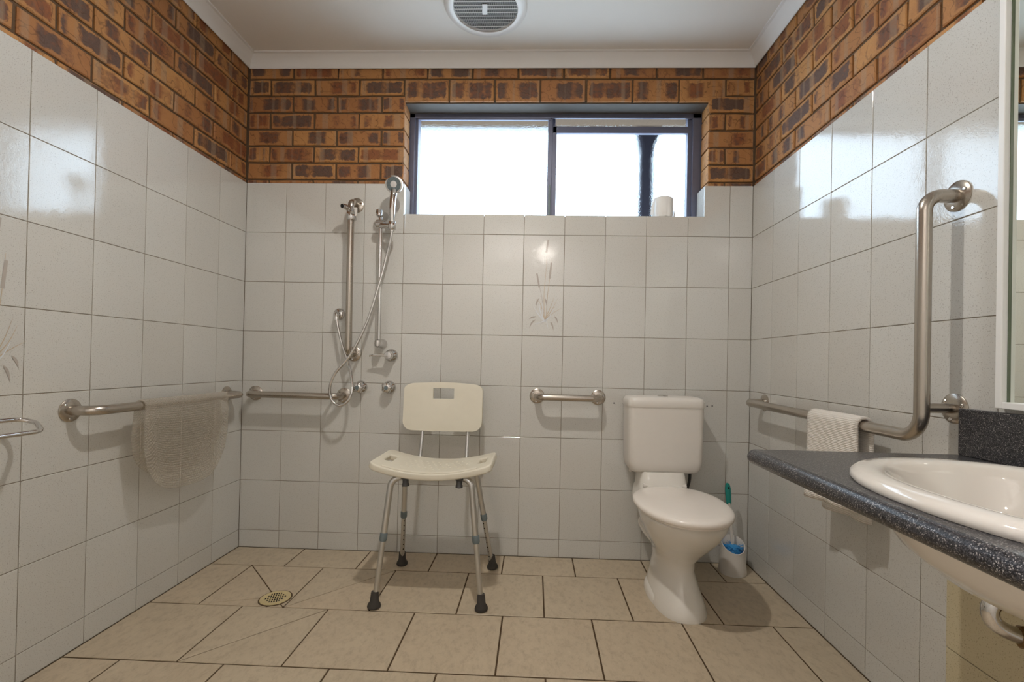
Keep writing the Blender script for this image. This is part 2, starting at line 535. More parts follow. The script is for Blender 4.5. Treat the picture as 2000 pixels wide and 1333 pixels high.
_tile_cache = {}
def tile_piece(wall, u0, u1, z0, z1, mat=None, th=0.0075, tilt=0.0016, y=0.0):
    mat = mat or M['tile']
    w_, h_ = u1 - u0, z1 - z0
    key = (round(w_, 4), round(h_, 4), mat.name)
    if key not in _tile_cache:
        _tile_cache[key] = poly_tile_mesh('tile', [(-w_ / 2, -h_ / 2), (w_ / 2, -h_ / 2), (w_ / 2, h_ / 2), (-w_ / 2, h_ / 2)], mat, 0.0011, 0.0011, th, 'wall')
    return link('tile', _tile_cache[key], wall, 0, ((u0 + u1) / 2, y, (z0 + z1) / 2), (random.uniform(-tilt, tilt), 0, random.uniform(-tilt, tilt)))

_brick_cache = {}
def brick_piece(wall, u0, u1, z0, z1, depth=0.06, y=0.006):
    w_, h_ = round(u1 - u0, 3), round(z1 - z0, 3)
    if w_ < 0.012 or h_ < 0.005: return
    key = (w_, h_, depth, random.randrange(4))
    if key not in _brick_cache:
        rg = random.Random(hash(key) & 0xffff)
        j = lambda a=0.0018: rg.uniform(-a, a)
        hw, hh = w_ / 2, h_ / 2
        bx = 0.0035; bz = min(0.0035, hh * 0.4)
        fr = []   # front ring inset, rounded arris, back ring
        ring = [(-hw, -hh), (-hw / 3, -hh), (hw / 3, -hh), (hw, -hh), (hw, hh), (hw / 3, hh), (-hw / 3, hh), (-hw, hh)]
        ja = min(0.0016, hh * 0.2)
        ring = [(a + j(ja), b + j(ja)) for a, b in ring]
        def ins(p, d): return (p[0] - math.copysign(d, p[0]) if abs(abs(p[0]) - hw) < 0.004 else p[0], p[1] - math.copysign(min(d, bz), p[1]))
        vs = [(*ins(p, 0.0035)[:1], j(0.0006), ins(p, 0.0035)[1]) for p in ring]
        vs += [(p[0], 0.003, p[1]) for p in ring]
        vs += [(p[0], depth, p[1]) for p in ring]
        fs = [tuple(range(8))]
        for i in range(8):
            k = (i + 1) % 8
            fs.append((i, 8 + i, 8 + k, k)); fs.append((8 + i, 16 + i, 16 + k, 8 + k))
        mb = MB(); mb.add(vs, fs)
        _brick_cache[key] = mb.mesh('brick', M['brick'], 35)
    return link('brick', _brick_cache[key], wall, 0, ((u0 + u1) / 2, y + random.uniform(-0.0012, 0.0012), (z0 + z1) / 2))

# ------------------------------------------------------------------ room shell
ZROWS = [0.0, 0.0872] + [0.0872 + 0.2525 * k for k in range(1, 8)]
TILE_TOP = ZROWS[-1]
BPITCH = 0.0857; BZ0 = 1.8795; BH = 0.0765; BL = 0.2298; JOINT = 0.0095

def empty_wall(name, label, rotz, loc):
    return None

# --- back wall (local frame = world) ---
WX0, WX1, WZ0, WZ1 = 0.811, 2.308, 1.702, 2.278
mb = MB()
T = 0.26
def wall_boxes(mb, rects_tile, rects_brick):
    for (x0, x1, z0, z1) in rects_tile: mb.box((x0, 0.0018, z0), (x1, T, z1), 0)
    for (x0, x1, z0, z1) in rects_brick: mb.box((x0, 0.0135, z0), (x1, T, z1), 1)
wall_boxes(mb, [(-0.1, W + 0.1, -0.12, WZ0 - 0.008), (-0.1, WX0 - 0.008, WZ0 - 0.008, TILE_TOP - 0.002), (WX1 + 0.008, W + 0.1, WZ0 - 0.008, TILE_TOP - 0.002)],
           [(-0.1, WX0 - 0.018, TILE_TOP - 0.002, 2.6), (WX1 + 0.026, W + 0.1, TILE_TOP - 0.002, 2.6), (WX0 - 0.018, WX1 + 0.026, WZ1 + 0.004, 2.6)])
wall_back = mb.build('wall_back', [M['grout'], M['mortar']], None, 0)
tag(wall_back, 'back wall, speckled white tiles below brown brick, holding the window', 'wall', kind='structure')
XE = [0.0] + [0.2067 + 0.2023 * k for k in range(12)] + [W]
for j in range(len(ZROWS) - 1):
    for i in range(len(XE) - 1):
        x0, x1, z0, z1 = XE[i], XE[i + 1], ZROWS[j], ZROWS[j + 1]
        if j == len(ZROWS) - 2 and x1 > WX0 + 0.01 and x0 < WX1:
            if x1 <= WX1:
                tile_piece(wall_back, x0, x1, z0, WZ0)
            else:
                c = ((x0 + x1) / 2, 0, (z0 + z1) / 2)
                L = [(x0, z0), (x1, z0), (x1, z1), (WX1, z1), (WX1, WZ0), (x0, WZ0)]
                me = poly_tile_mesh('tile', [(a - c[0], b - c[2]) for a, b in L], M['tile'], 0.0011, 0.0011, 0.0075, 'wall')
                link('tile', me, wall_back, 0, c)
        else:
            tile_piece(wall_back, x0, min(x1, WX0) if (j == 7 and x0 < WX0 < x1) else x1, z0, z1)
# sill and reveal tiles
for i in range(len(XE) - 1):
    x0, x1 = max(XE[i], WX0), min(XE[i + 1], WX1)
    if x1 - x0 > 0.02:
        t = poly_tile_mesh('sill_tile', [(x0, 0.001), (x1, 0.001), (x1, 0.112), (x0, 0.112)], M['tile'], 0.001, 0.001, 0.0075, 'floor')
        link('sill_tile', t, wall_back, 0, (0, 0, WZ0))
MB().box((WX0 - 0.0075, 0.001, WZ0), (WX0, 0.112, TILE_TOP)).build('reveal_tile', M['tile'], wall_back, 0, 0.001)
MB().box((WX1, 0.001, WZ0), (WX1 + 0.0075, 0.112, TILE_TOP)).build('reveal_tile', M['tile'], wall_back, 0, 0.001)

def brick_rows(wall, ustart, uend, off_even, off_odd, opening=None):
    for k in range(-1, 8):
        z0 = BZ0 + k * BPITCH; z1 = z0 + BH
        if k == -1: z0 = TILE_TOP - 0.001
        if z0 > 2.47: break
        off = off_even if k % 2 == 0 else off_odd
        js = [ustart - JOINT / 2]
        u = off
        while u < ustart + 0.02: u += BL
        while u < uend - 0.02:
            js.append(u); u += BL
        js.append(uend + JOINT / 2)
        for a, b in zip(js[:-1], js[1:]):
            u0, u1 = a + JOINT / 2, b - JOINT / 2
            if opening and z0 < opening[2] - 0.03:
                o0, o1 = opening[0], opening[1]
                if u1 <= o0 - JOINT or u0 >= o1 + JOINT:
                    brick_piece(wall, u0, u1, z0, z1)
                else:
                    if u0 < o0 - 0.01: brick_piece(wall, u0, o0, z0, z1, 0.10)
                    if u1 > o1 + 0.01: brick_piece(wall, o1, u1, z0, z1, 0.10)
            else:
                zb = z0
                if opening and z0 < opening[2] + 0.05 and u1 > opening[0] + 0.02 and u0 < opening[1] - 0.02: zb = opening[2]
                brick_piece(wall, u0, u1, zb, z1, 0.10 if zb != z0 else 0.06)
brick_rows(wall_back, 0.0, W, 0.226, 0.109, (0.803, 2.324, WZ1))
# painted lintel under the brick course
MB().box((0.800, 0.022, WZ1 - 0.006), (2.326, 0.125, WZ1 + 0.004)).build('lintel', M['lintel'], wall_back, 0)

# --- side walls: local x runs along the wall, local y into the wall ---
def side_wall(name, label, loc, rotz, ustart, uend, uedges, boff):
    mb = MB()
    mb.box((ustart - 0.0, 0.0018, -0.12), (uend, 0.2, TILE_TOP - 0.002), 0)
    mb.box((ustart - 0.0, 0.0135, TILE_TOP - 0.002), (uend, 0.2, 2.6), 1)
    wl = mb.build(name, [M['grout'], M['mortar']], None, 0)
    wl.location = loc; wl.rotation_euler = (0, 0, rotz)
    tag(wl, label, 'wall', kind='structure')
    for j in range(len(ZROWS) - 1):
        for a, b in zip(uedges[:-1], uedges[1:]):
            tile_piece(wl, a, b, ZROWS[j], ZROWS[j + 1])
    brick_rows(wl, ustart, uend, *boff)
    return wl
LEN = -ROOM_FRONT
le = [0.0, 0.1963]
while le[-1] < LEN - 0.21: le.append(le[-1] + 0.2025)
le.append(LEN)
wall_left = side_wall('wall_left', 'left wall, white tiles under brown brick, with the grab rail and bath mat', (0, 0, 0), R(90), -LEN, 0.0,
                      [-x for x in reversed(le)], (-0.127 - 12 * BL, -0.242 - 12 * BL))
wall_right = side_wall('wall_right', 'right wall, white tiles under brown brick, beside the basin', (W, 0, 0), R(-90), 0.0, LEN, le, (0.118, 0.235))

# --- wall behind the camera, with a door ---
mb = MB()
mb.box((-0.2, ROOM_FRONT - 0.12, -0.12), (0.55, ROOM_FRONT, 2.6)).box((1.45, ROOM_FRONT - 0.12, -0.12), (W + 0.2, ROOM_FRONT, 2.6)).box((0.55, ROOM_FRONT - 0.12, 2.05), (1.45, ROOM_FRONT, 2.6))
wall_front = mb.build('wall_front', M['plaster'], None, 0)
tag(wall_front, 'plain painted wall with the door, facing the window', 'wall', kind='structure')
door = MB().box((0.55, ROOM_FRONT - 0.09, 0.0), (1.45, ROOM_FRONT - 0.05, 2.05)).build('door_1', M['door'], None, 0)
tag(door, 'plain painted flush door in the wall facing the window', 'door', kind='structure')
mb = MB(); mb.lathe([(0.028, 0), (0.028, 0.006), (0.011, 0.008), (0.011, 0.05)], (0.63, ROOM_FRONT - 0.05, 1.0), (0, 1, 0), 20)
mb.tube([(0.63, ROOM_FRONT - 0.005, 1.0), (0.75, ROOM_FRONT - 0.005, 1.0)], 0.009, 12)
mb.build('door_handle', M['steel'], door)

# --- ceiling and cornices ---
ceiling = MB().box((-0.2, ROOM_FRONT - 0.1, CEIL), (W + 0.2, 0.26, CEIL + 0.1)).build('ceiling', M['plaster'], None, 0)
tag(ceiling, 'flat painted plaster ceiling with the round extractor fan', 'ceiling', kind='structure')
CB = 2.44; CP = CEIL - CB
prof = [(0.0, CB - 0.001), (0.004, CB - 0.001)]
for k in range(7):
    a = R(90 * k / 6)
    bow = 0.004 * math.sin(math.pi * k / 6)
    prof.append((0.004 + (CP - 0.016) * k / 6 - bow, CB + (CP - 0.008) * k / 6 + bow))
prof += [(CP - 0.010, CEIL - 0.0065), (CP + 0.001, CEIL - 0.0055), (CP + 0.002, CEIL + 0.001), (0.0, CEIL + 0.001)]
def cornice(name, label, pts_of):
    rings = []
    for end in (0, 1):
        rings.append([pts_of(end, d, z) for d, z in prof])
    o = MB().loft(rings).build(name, M['cornice'], None, 30)
    tag(o, label, 'cornice', kind='structure')
cornice('trim_1', 'white cornice above the brick of the window wall', lambda e, d, z: ((d if e == 0 else W - d), -d, z))
cornice('trim_2', 'white cornice along the top of the left wall', lambda e, d, z: (d, (-d if e == 0 else ROOM_FRONT + d), z))
cornice('trim_3', 'white cornice along the top of the right wall', lambda e, d, z: (W - d, (-d if e == 0 else ROOM_FRONT + d), z))
cornice('trim_4', 'white cornice above the door wall', lambda e, d, z: ((d if e == 0 else W - d), ROOM_FRONT + d, z))

# --- floor ---
floor = MB().box((-0.1, ROOM_FRONT - 0.1, -0.12), (W + 0.1, 0.1, -0.0022)).build('floor', M['floor_grout'], None, 0)
tag(floor, 'beige stone-look floor tiles in half-bond with dark brown grout', 'floor', kind='structure')
FY = [0.0, -0.198, -0.541]
while FY[-1] > ROOM_FRONT + 0.34: FY.append(FY[-1] - 0.3335)
FY.append(ROOM_FRONT)
_fcache = {}
def floor_poly(poly, gap=0.0030):
    cx = sum(p[0] for p in poly) / len(poly); cy = sum(p[1] for p in poly) / len(poly)
    loc = [(round(p[0] - cx, 4), round(p[1] - cy, 4)) for p in poly]
    key = tuple(loc) + (gap,)
    if key not in _fcache: _fcache[key] = poly_tile_mesh('floor_tile', loc, M['floor_tile'], gap, 0.0014, 0.009, 'floor')
    link('floor_tile', _fcache[key], floor, 0, (cx, cy, random.uniform(-0.0003, 0.0003)))
for j in range(len(FY) - 1):
    y1, y0 = FY[j], FY[j + 1]
    off = {0: 0.0085, 1: 0.195, 2: 0.037}.get(j, 0.192 if j % 2 else 0.028)
    if j == 0: off = 0.345 - 0.3375
    p = 0.3365
    xs = [off + p * k for k in range(-1, 9)]
    xs = [0.0] + [x for x in xs if 0.05 < x < W - 0.03] + [W]
    for i in range(len(xs) - 1):
        a, b = xs[i], xs[i + 1]
        bl, br, tr, tl = (a, y0), (b, y0), (b, y1), (a, y1)
        if j == 1 and i == 1:      # the tile with the drain, cut into falls
            floor_poly([tl, br, tr], 0.0024)
            m2 = (tl[0] * 0.22 + br[0] * 0.78, tl[1] * 0.22 + br[1] * 0.78)
            floor_poly([tl, bl, m2], 0.0022); floor_poly([bl, br, m2], 0.0016)
        elif (j == 1 and i == 2) or (j == 2 and xs[i] < 0.5 < xs[i + 1]):
            floor_poly([bl, br, tr], 0.0021); floor_poly([bl, tr, tl], 0.0021)
        else:
            floor_poly([bl, br, tr, tl])

# ------------------------------------------------------------------ window
win = thing('window_1', 'slate aluminium sliding window with pebbled obscure glass above the tiles', 'window', (1.56, 0.145, WZ0))
win['kind'] = 'structure'
wb = (1.56, 0.145, WZ0)
def wbox(name, a, b, mat=M['alu'], bev=0.002):
    mb = MB(); mb.box(tuple(Vector(a) - Vector(wb)), tuple(Vector(b) - Vector(wb)))
    return mb.build(name, mat, win, 0, bev)
wbox('head_rail', (0.80, 0.116, 2.250), (2.326, 0.128, 2.305))
wbox('head_rail', (0.80, 0.1275, 2.288), (2.326, 0.195, 2.305), bev=0)
wbox('head_rail', (0.841, 0.118, 2.241), (1.545, 0.130, 2.252), bev=0.001)
wbox('sill_rail', (0.80, 0.116, 1.69), (2.326, 0.195, 1.722))
wbox('jamb', (0.795, 0.116, 1.69), (0.828, 0.195, 2.29))
wbox('jamb', (0.826, 0.130, 1.70), (0.842, 0.19, 2.289))
wbox('jamb', (2.283, 0.116, 1.69), (2.33, 0.195, 2.29))
wbox('jamb', (2.262, 0.130, 1.70), (2.286, 0.17, 2.289))
wbox('mullion', (1.533, 0.124, 1.70), (1.557, 0.19, 2.289))
st = wbox('sash_stile', (1.555, 0.128, 1.71), (1.579, 0.15, 2.215))
wbox('sash_stile', (1.557, 0.155, 1.71), (1.572, 0.19, 2.289))
wbox('sash_rail', (1.557, 0.128, 2.178), (2.27, 0.15, 2.213))
wbox('sash_rail', (1.557, 0.128, 1.705), (2.27, 0.15, 1.735))
wbox('pull_grip', (1.539, 0.116, 1.74), (1.551, 0.126, 1.90), M['grey_plastic'], 0.002)
wbox('pane', (0.84, 0.1365, 1.715), (1.536, 0.1405, 2.289), M['glass'], 0)
wbox('pane', (1.578, 0.138, 1.73), (2.264, 0.142, 2.18), M['glass'], 0)
wbox('pane', (1.574, 0.152, 2.205), (2.285, 0.156, 2.289), M['glass'], 0)
mb = MB(); mb.tube(rel(fillet([(1.575, 0.127, 1.995), (1.60, 0.122, 1.995), (1.60, 0.122, 1.96), (1.578, 0.127, 1.96)], 0.005, 4), wb), 0.0016, 8)
mb.build('latch', M['steel'], win)

# outside the glass: eave lining and veranda post
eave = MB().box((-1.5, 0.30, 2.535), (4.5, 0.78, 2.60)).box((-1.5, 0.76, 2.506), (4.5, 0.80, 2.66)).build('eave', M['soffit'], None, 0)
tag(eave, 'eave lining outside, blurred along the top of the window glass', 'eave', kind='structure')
pst = thing('veranda_post', 'dark post outside, blurred through the right window pane', 'post', (2.19, 0.74, 0.6))
MB().box((-0.05, -0.045, 0), (0.05, 0.045, 1.90)).build('shaft', M['post'], pst, 0, 0.004)
MB().add([(-0.08, -0.05, 1.90), (0.08, -0.05, 1.90), (0.08, 0.05, 1.90), (-0.08, 0.05, 1.90), (-0.045, -0.05, 1.72), (0.045, -0.05, 1.72), (0.045, 0.05, 1.72), (-0.045, 0.05, 1.72)],
         [(0, 1, 2, 3), (4, 7, 6, 5), (0, 4, 5, 1), (1, 5, 6, 2), (2, 6, 7, 3), (3, 7, 4, 0)]).build('bracket', M['post'], pst, 0, 0.003)

# ------------------------------------------------------------------ ceiling fittings
fan = thing('exhaust_fan', 'round white ceiling extractor fan with fine grille and small sticker', 'extractor fan', (1.246, -0.335, CEIL))
FR = 0.178
mb = MB(); mb.lathe([(FR, 0), (FR, 0.006), (FR - 0.006, 0.013), (0.142, 0.018), (0.138, 0.016), (0.138, 0.002), (0.0, 0.002)], (0, 0, 0), (0, 0, -1), 64)
mb.build('housing', M['white_plastic'], fan)
mb = MB(); mb.lathe([(0.137, 0.003), (0.137, 0.0045), (0.0, 0.0045)], (0, 0, 0), (0, 0, -1), 48)
mb.build('dark_backing', M['black'], fan)
for k in range(-6, 7):
    y = k * 0.0205; hx = math.sqrt(max(0, 0.139 ** 2 - y * y))
    if hx > 0.02: MB().box((-hx, y - 0.0010, -0.0145), (hx, y + 0.0010, -0.0134)).build('slat', M['white_plastic'], fan, 0)
mb = MB()
for k in range(-31, 32):
    x = k * 0.0044; hy = math.sqrt(max(0, 0.139 ** 2 - x * x))
    if hy > 0.01: mb.box((x - 0.0004, -hy, -0.0134), (x + 0.0004, hy, -0.0129))
g = mb.build('fine_bars', M['white_plastic'], fan, 0); g['kind'] = 'stuff'
mb = MB(); mb.add([(-0.012, -0.03, -0.0172), (0.010, -0.03, -0.0172), (0.004, 0.028, -0.0172), (-0.018, 0.028, -0.0172), (-0.012, -0.03, -0.0162), (0.010, -0.03, -0.0162), (0.004, 0.028, -0.0162), (-0.018, 0.028, -0.0162)],
       [(0, 1, 2, 3), (4, 7, 6, 5), (0, 4, 5, 1), (1, 5, 6, 2), (2, 6, 7, 3), (3, 7, 4, 0)])
mb.build('sticker', M['paper'], fan, 0)

lamp = thing('ceiling_light', 'small round ceiling downlight with a lit opal lens in mid room', 'lamp', (1.27, -1.10, CEIL))
mb = MB(); mb.lathe([(0.075, 0), (0.075, 0.008), (0.068, 0.014), (0.034, 0.016), (0.031, 0.012), (0.031, 0.004), (0.0, 0.004)], (0, 0, 0), (0, 0, -1), 36); mb.build('bezel', M['white_plastic'], lamp)
mb = MB(); mb.lathe([(0.030, 0.012), (0.030, 0.0145), (0.0, 0.0145)], (0, 0, 0), (0, 0, -1), 28); mb.build('lens', M['dome'], lamp, 0)
def disk_light(name, parent, loc, rot, size, power, color):
    d = bpy.data.lights.new(name, 'AREA'); d.shape = 'DISK'; d.size = size; d.energy = power; d.color = color[:3]
    o = bpy.data.objects.new(name, d); COL.objects.link(o); o.parent = parent; o.location = loc; o.rotation_euler = rot
disk_light('downlight_bulb', lamp, (0, 0, -0.0165), (0, 0, 0), 0.06, LAMP_POWER, LAMP_COLOR)

lamp2 = thing('wall_lamp', 'small round lamp on the wall above the door', 'lamp', (1.60, ROOM_FRONT, 2.16))
mb = MB(); mb.lathe([(0.06, 0), (0.06, 0.012), (0.045, 0.02)], (0, 0, 0), (0, 1, 0), 28); mb.build('base', M['white_plastic'], lamp2)
mb = MB(); mb.lathe([(0.034, 0.02), (0.034, 0.046), (0.030, 0.050), (0.0, 0.050)], (0, 0, 0), (0, 1, 0), 24); mb.build('lens', M['dome2'], lamp2)
disk_light('wall_lamp_bulb', lamp2, (0, 0.0525, 0), (R(90), 0, 0), 0.055, LAMP2_POWER, LAMP2_COLOR)

# added fill spot in an invented housing; the door wall bounces it back softly
sl = thing('added_fill_spot', 'added out-of-view fill spot in a white housing, bounced off the door wall', 'added fill light', (1.27, -1.95, CEIL))
mb = MB(); mb.lathe([(0.045, 0), (0.045, 0.012), (0.02, 0.016)], (0, 0, 0), (0, 0, -1), 28); mb.build('base', M['white_plastic'], sl)
aim = Vector((0, -0.62, -0.78)).normalized()
mb = MB(); mb.tube([(0, 0, -0.014), (0, 0.0, -0.05)], 0.007, 10); mb.build('stem', M['white_plastic'], sl)
mb = MB(); mb.lathe([(0.012, -0.035), (0.03, -0.03), (0.036, -0.005), (0.038, 0.045), (0.035, 0.045), (0.033, 0.0), (0.0, -0.004)], Vector((0, 0, -0.065)), aim, 28); mb.build('shade', M['white_plastic'], sl)
sd = bpy.data.lights.new('fill_spot_light', 'SPOT'); sd.energy = FILL_SPOT_POWER; sd.color = FILL_SPOT_COLOR; sd.spot_size = R(125); sd.spot_blend = 0.6; sd.shadow_soft_size = 0.03
so = bpy.data.objects.new('fill_spot_light', sd); COL.objects.link(so); so.parent = sl
so.location = Vector((0, 0, -0.065)) + aim * 0.06
so.rotation_euler = aim.to_track_quat('-Z', 'Y').to_euler()

# ------------------------------------------------------------------ grab rails
def flange(mb_parent, pos, n, r=0.037, mat=None, screws=True, base=(0, 0, 0)):
    p = Vector(pos) - Vector(base); n = Vector(n)
    mb = MB(); mb.lathe([(r, 0.0), (r, 0.003), (r - 0.004, 0.006), (r * 0.6, 0.0085), (0.017, 0.0095)], p, n, 32)
    o = mb.build('flange', mat or M['steel'], mb_parent)
    if screws:
        ref = Vector((0, 0, 1)); s_ = n.cross(ref).normalized()
        for k in range(3):
            a = R(40 + 120 * k)
            q = p + (s_ * math.cos(a) + ref * math.sin(a)) * (r * 0.72)
            m = MB(); m.lathe([(0.0048, 0.006), (0.0048, 0.0085), (0.0034, 0.0098), (0.0, 0.0098)], q, n, 10); m.build('screw', M['chrome'], o)
    return o

def grab_rail(label, pts, normals_at, rail_r=0.016, bend=0.05, extra=None, mat=None, fr=0.037):
    base = pts[0]
    t = thing('grab_rail', label, 'grab rail', base)
    mb = MB(); mb.tube(rel(fillet(pts, bend, 10), base), rail_r, 20)
    mb.build('bar', mat or M['steel'], t, 50)
    for p, n in normals_at: flange(t, p, n, fr, mat, base=base)
    return t, base

SO = 0.082
grab_rail('brushed steel grab rail on the left wall carrying the clear bath mat', [(0, -0.870, 0.784), (SO, -0.870, 0.784), (SO, -0.120, 0.784), (0, -0.120, 0.784)],
          [((0, -0.870, 0.784), (1, 0, 0)), ((0, -0.120, 0.784), (1, 0, 0))])
grab_rail('brushed steel grab rail on the back wall, its right end inside the hose loop', [(0.072, 0, 0.782), (0.072, -SO, 0.782), (0.527, -SO, 0.780), (0.527, 0, 0.780)],
          [((0.072, 0, 0.782), (0, -1, 0)), ((0.527, 0, 0.780), (0, -1, 0))])
grab_rail('short brushed steel grab rail on the back wall between chair and toilet', [(1.501, 0, 0.799), (1.501, -SO, 0.799), (1.803, -SO, 0.798), (1.803, 0, 0.798)],
          [((1.501, 0, 0.799), (0, -1, 0)), ((1.803, 0, 0.798), (0, -1, 0))])
vt, vb = grab_rail('upright steel grab rail in the shower, left of the slim chrome riser', [(0.571, 0, 1.742), (0.571, -0.072, 1.742), (0.573, -0.072, 0.99), (0.573, 0, 0.99)],
          [((0.571, 0, 1.742), (0, -1, 0)), ((0.573, 0, 0.99), (0, -1, 0))], bend=0.03)
# swivel bracket with an open spigot at its top, and a white tag
mb = MB(); mb.lathe([(0.021, -0.03), (0.024, -0.024), (0.024, 0.018), (0.02, 0.026)], tuple(Vector((0.574, -0.072, 1.675)) - Vector(vb)), (0, 0, 1), 20)
mb.tube(rel([(0.574, -0.075, 1.69), (0.552, -0.10, 1.705), (0.545, -0.115, 1.702)], vb), [0.013, 0.013, 0.012], 14)
clp = mb.build('swivel_clamp', M['chrome'], vt)
mb = MB(); mb.lathe([(0.0095, 0.0), (0.0095, 0.0012), (0, 0.0012)], tuple(Vector((0.545, -0.1153, 1.702)) - Vector(vb)), (-0.32, -1, -0.15), 14); mb.build('spigot_mouth', M['black'], clp)
mb = MB(); mb.tube(rel([(0.582, -0.095, 1.70), (0.592, -0.105, 1.672)], vb), 0.0115, 12); mb.build('thumb_screw', M['chrome'], clp)
MB().box(tuple(Vector((0.590, -0.082, 1.664)) - Vector(vb)), tuple(Vector((0.603, -0.072, 1.706)) - Vector(vb))).build('tag', M['white_plastic'], vt, 0, 0.001)

# L-shaped rail on the right wall
RX = W - SO
base = (W, -0.149, 0.803)
lt = thing('grab_rail', 'large L-shaped brushed steel grab rail on the right wall by the basin', 'grab rail', base)
mb = MB(); mb.tube(rel(fillet([(W, -0.149, 0.803), (RX, -0.149, 0.803), (RX, -1.103, 0.797), (RX, -1.103, 1.408), (W, -1.103, 1.408)], 0.062, 12), base), 0.0165, 22)
mb.build('bar', M['steel'], lt, 50)
mb = MB(); mb.tube(rel([(RX, -1.103, 0.873), (W, -1.103, 0.873)], base), 0.0125, 18); mb.build('stub_arm', M['steel'], lt)
for p in ((W, -0.149, 0.803), (W, -1.103, 1.408), (W, -1.103, 0.873)): flange(lt, p, (-1, 0, 0), 0.038, base=base)

# chrome towel bar at the left edge of the photo
base = (0.0, -1.50, 0.785)
tb = thing('towel_rail', 'chrome looped towel rail on the left wall, nearest the camera', 'towel rail', base)
mb = MB(); mb.tube(rel(fillet([(0.0, -1.46, 0.783), (0.035, -1.46, 0.783), (0.04, -1.012, 0.779), (0.135, -1.075, 0.752), (0.135, -1.58, 0.752), (0.035, -1.58, 0.783), (0.0, -1.58, 0.783)], 0.035, 8), base), 0.0065, 14)
mb.build('loop', M['chrome'], tb, 50)
flange(tb, (0, -1.46, 0.783), (1, 0, 0), 0.024, M['chrome'], False, base); flange(tb, (0, -1.58, 0.783), (1, 0, 0), 0.024, M['chrome'], False, base)

# ------------------------------------------------------------------ shower set
base = (0.70, 0, 1.044)
sr = thing('shower_riser', 'slim chrome shower riser rail with slider bracket', 'shower rail', base)
SX, SY = 0.714, -0.055
mb = MB(); mb.tube(rel([(SX - 0.001, SY, 1.665), (SX + 0.004, SY, 1.045)], base), 0.0095, 16); mb.build('rail', M['chrome'], sr)
for z, x in ((1.686, 0.705), (1.044, 0.712)):
    mb = MB(); mb.lathe([(0.024, 0), (0.024, 0.004), (0.019, 0.012), (0.0155, 0.03), (0.0155, 0.055)], tuple(Vector((x + 0.006, 0, z)) - Vector(base)), (0, -1, 0), 20)
    mb.lathe([(0.006, -0.022), (0.016, -0.014), (0.0175, 0), (0.016, 0.014), (0.006, 0.022)], tuple(Vector((x + 0.002, SY - 0.003, z)) - Vector(base)), (0, 0, 1), 20)
    mb.build('end_bracket', M['chrome'], sr)
mb = MB(); mb.lathe([(0.012, -0.028), (0.021, -0.02), (0.022, 0.0), (0.021, 0.02), (0.012, 0.028)], tuple(Vector((0.716, SY - 0.004, 1.632)) - Vector(base)), (1, 0, 0), 20)
mb.tube(rel([(0.716, SY - 0.01, 1.625), (0.745, -0.085, 1.618), (0.785, -0.095, 1.612)], base), [0.013, 0.012, 0.014], 14)
mb.lathe([(0.016, -0.02), (0.0185, -0.015), (0.0185, 0.015), (0.016, 0.02)], tuple(Vector((0.784, -0.095, 1.614)) - Vector(base)), (0.05, -0.12, 1), 18)
mb.build('slider', M['chrome'], sr)

base = (0.784, -0.095, 1.60)
hs = thing('hand_shower', 'chrome hand shower with round grey spray face, held at the top of the riser', 'hand shower', base)
hp = [(0.783, -0.093, 1.585), (0.784, -0.096, 1.63), (0.785, -0.103, 1.70), (0.789, -0.105, 1.75), (0.792, -0.098, 1.785)]
mb = MB(); mb.tube(rel(spline(hp, 6), base), [0.0105 + 0.005 * math.sin(min(1, i / 24) * 1.57) for i in range(25)], 16); mb.build('handle', M['chrome'], hs)
hc = Vector((0.792, -0.100, 1.812)) - Vector(base); hn = Vector((0.04, -0.93, -0.26)).normalized()
mb = MB(); mb.lathe([(0.006, -0.026), (0.028, -0.02), (0.040, -0.006), (0.043, 0.006), (0.042, 0.012), (0.036, 0.0135), (0.0, 0.0135)], hc, hn, 36); mb.build('head', M['chrome'], hs)
mb = MB(); mb.lathe([(0.0345, 0.0135), (0.0345, 0.015), (0.0, 0.0155)], hc, hn, 32); face = mb.build('spray_face', M['grey_plastic'], hs)
s_ = hn.cross(Vector((0, 0, 1))).normalized(); u_ = s_.cross(hn)
mb = MB()
for rr, cnt in ((0.031, 28), (0.026, 24), (0.021, 18)):
    for k in range(cnt):
        a = 2 * math.pi * k / cnt
        mb.lathe([(0.0013, 0.0148), (0.0013, 0.0166), (0, 0.0166)], hc + (s_ * math.cos(a) + u_ * math.sin(a)) * rr, hn, 6)
nz = mb.build('nozzles', M['black'], face, 0); nz['kind'] = 'stuff'
mb = MB(); mb.lathe([(0.015, 0.0150), (0.015, 0.0168), (0, 0.0172)], hc, hn, 24); mb.build('centre_disc', M['chrome'], face)

hose_pts = [(0.783, -0.093, 1.59), (0.774, -0.088, 1.54), (0.753, -0.08, 1.46), (0.724, -0.088, 1.33), (0.672, -0.10, 1.142), (0.603, -0.112, 0.990), (0.530, -0.115, 0.895), (0.504, -0.113, 0.826), (0.513, -0.112, 0.768),
            (0.550, -0.112, 0.740), (0.590, -0.112, 0.760), (0.608, -0.105, 0.806), (0.600, -0.090, 0.868), (0.572, -0.070, 0.948), (0.534, -0.058, 1.04), (0.510, -0.050, 1.12), (0.500, -0.048, 1.170)]
sp = spline(hose_pts, 24)
mb = MB(); mb.tube(sp, [0.0072 if i % 2 else 0.0062 for i in range(len(sp))], 10)
tag(mb.build('shower_hose', M['chrome'], None, 60), 'flexible chrome shower hose crossing over itself and looping round the rail end', 'hose')

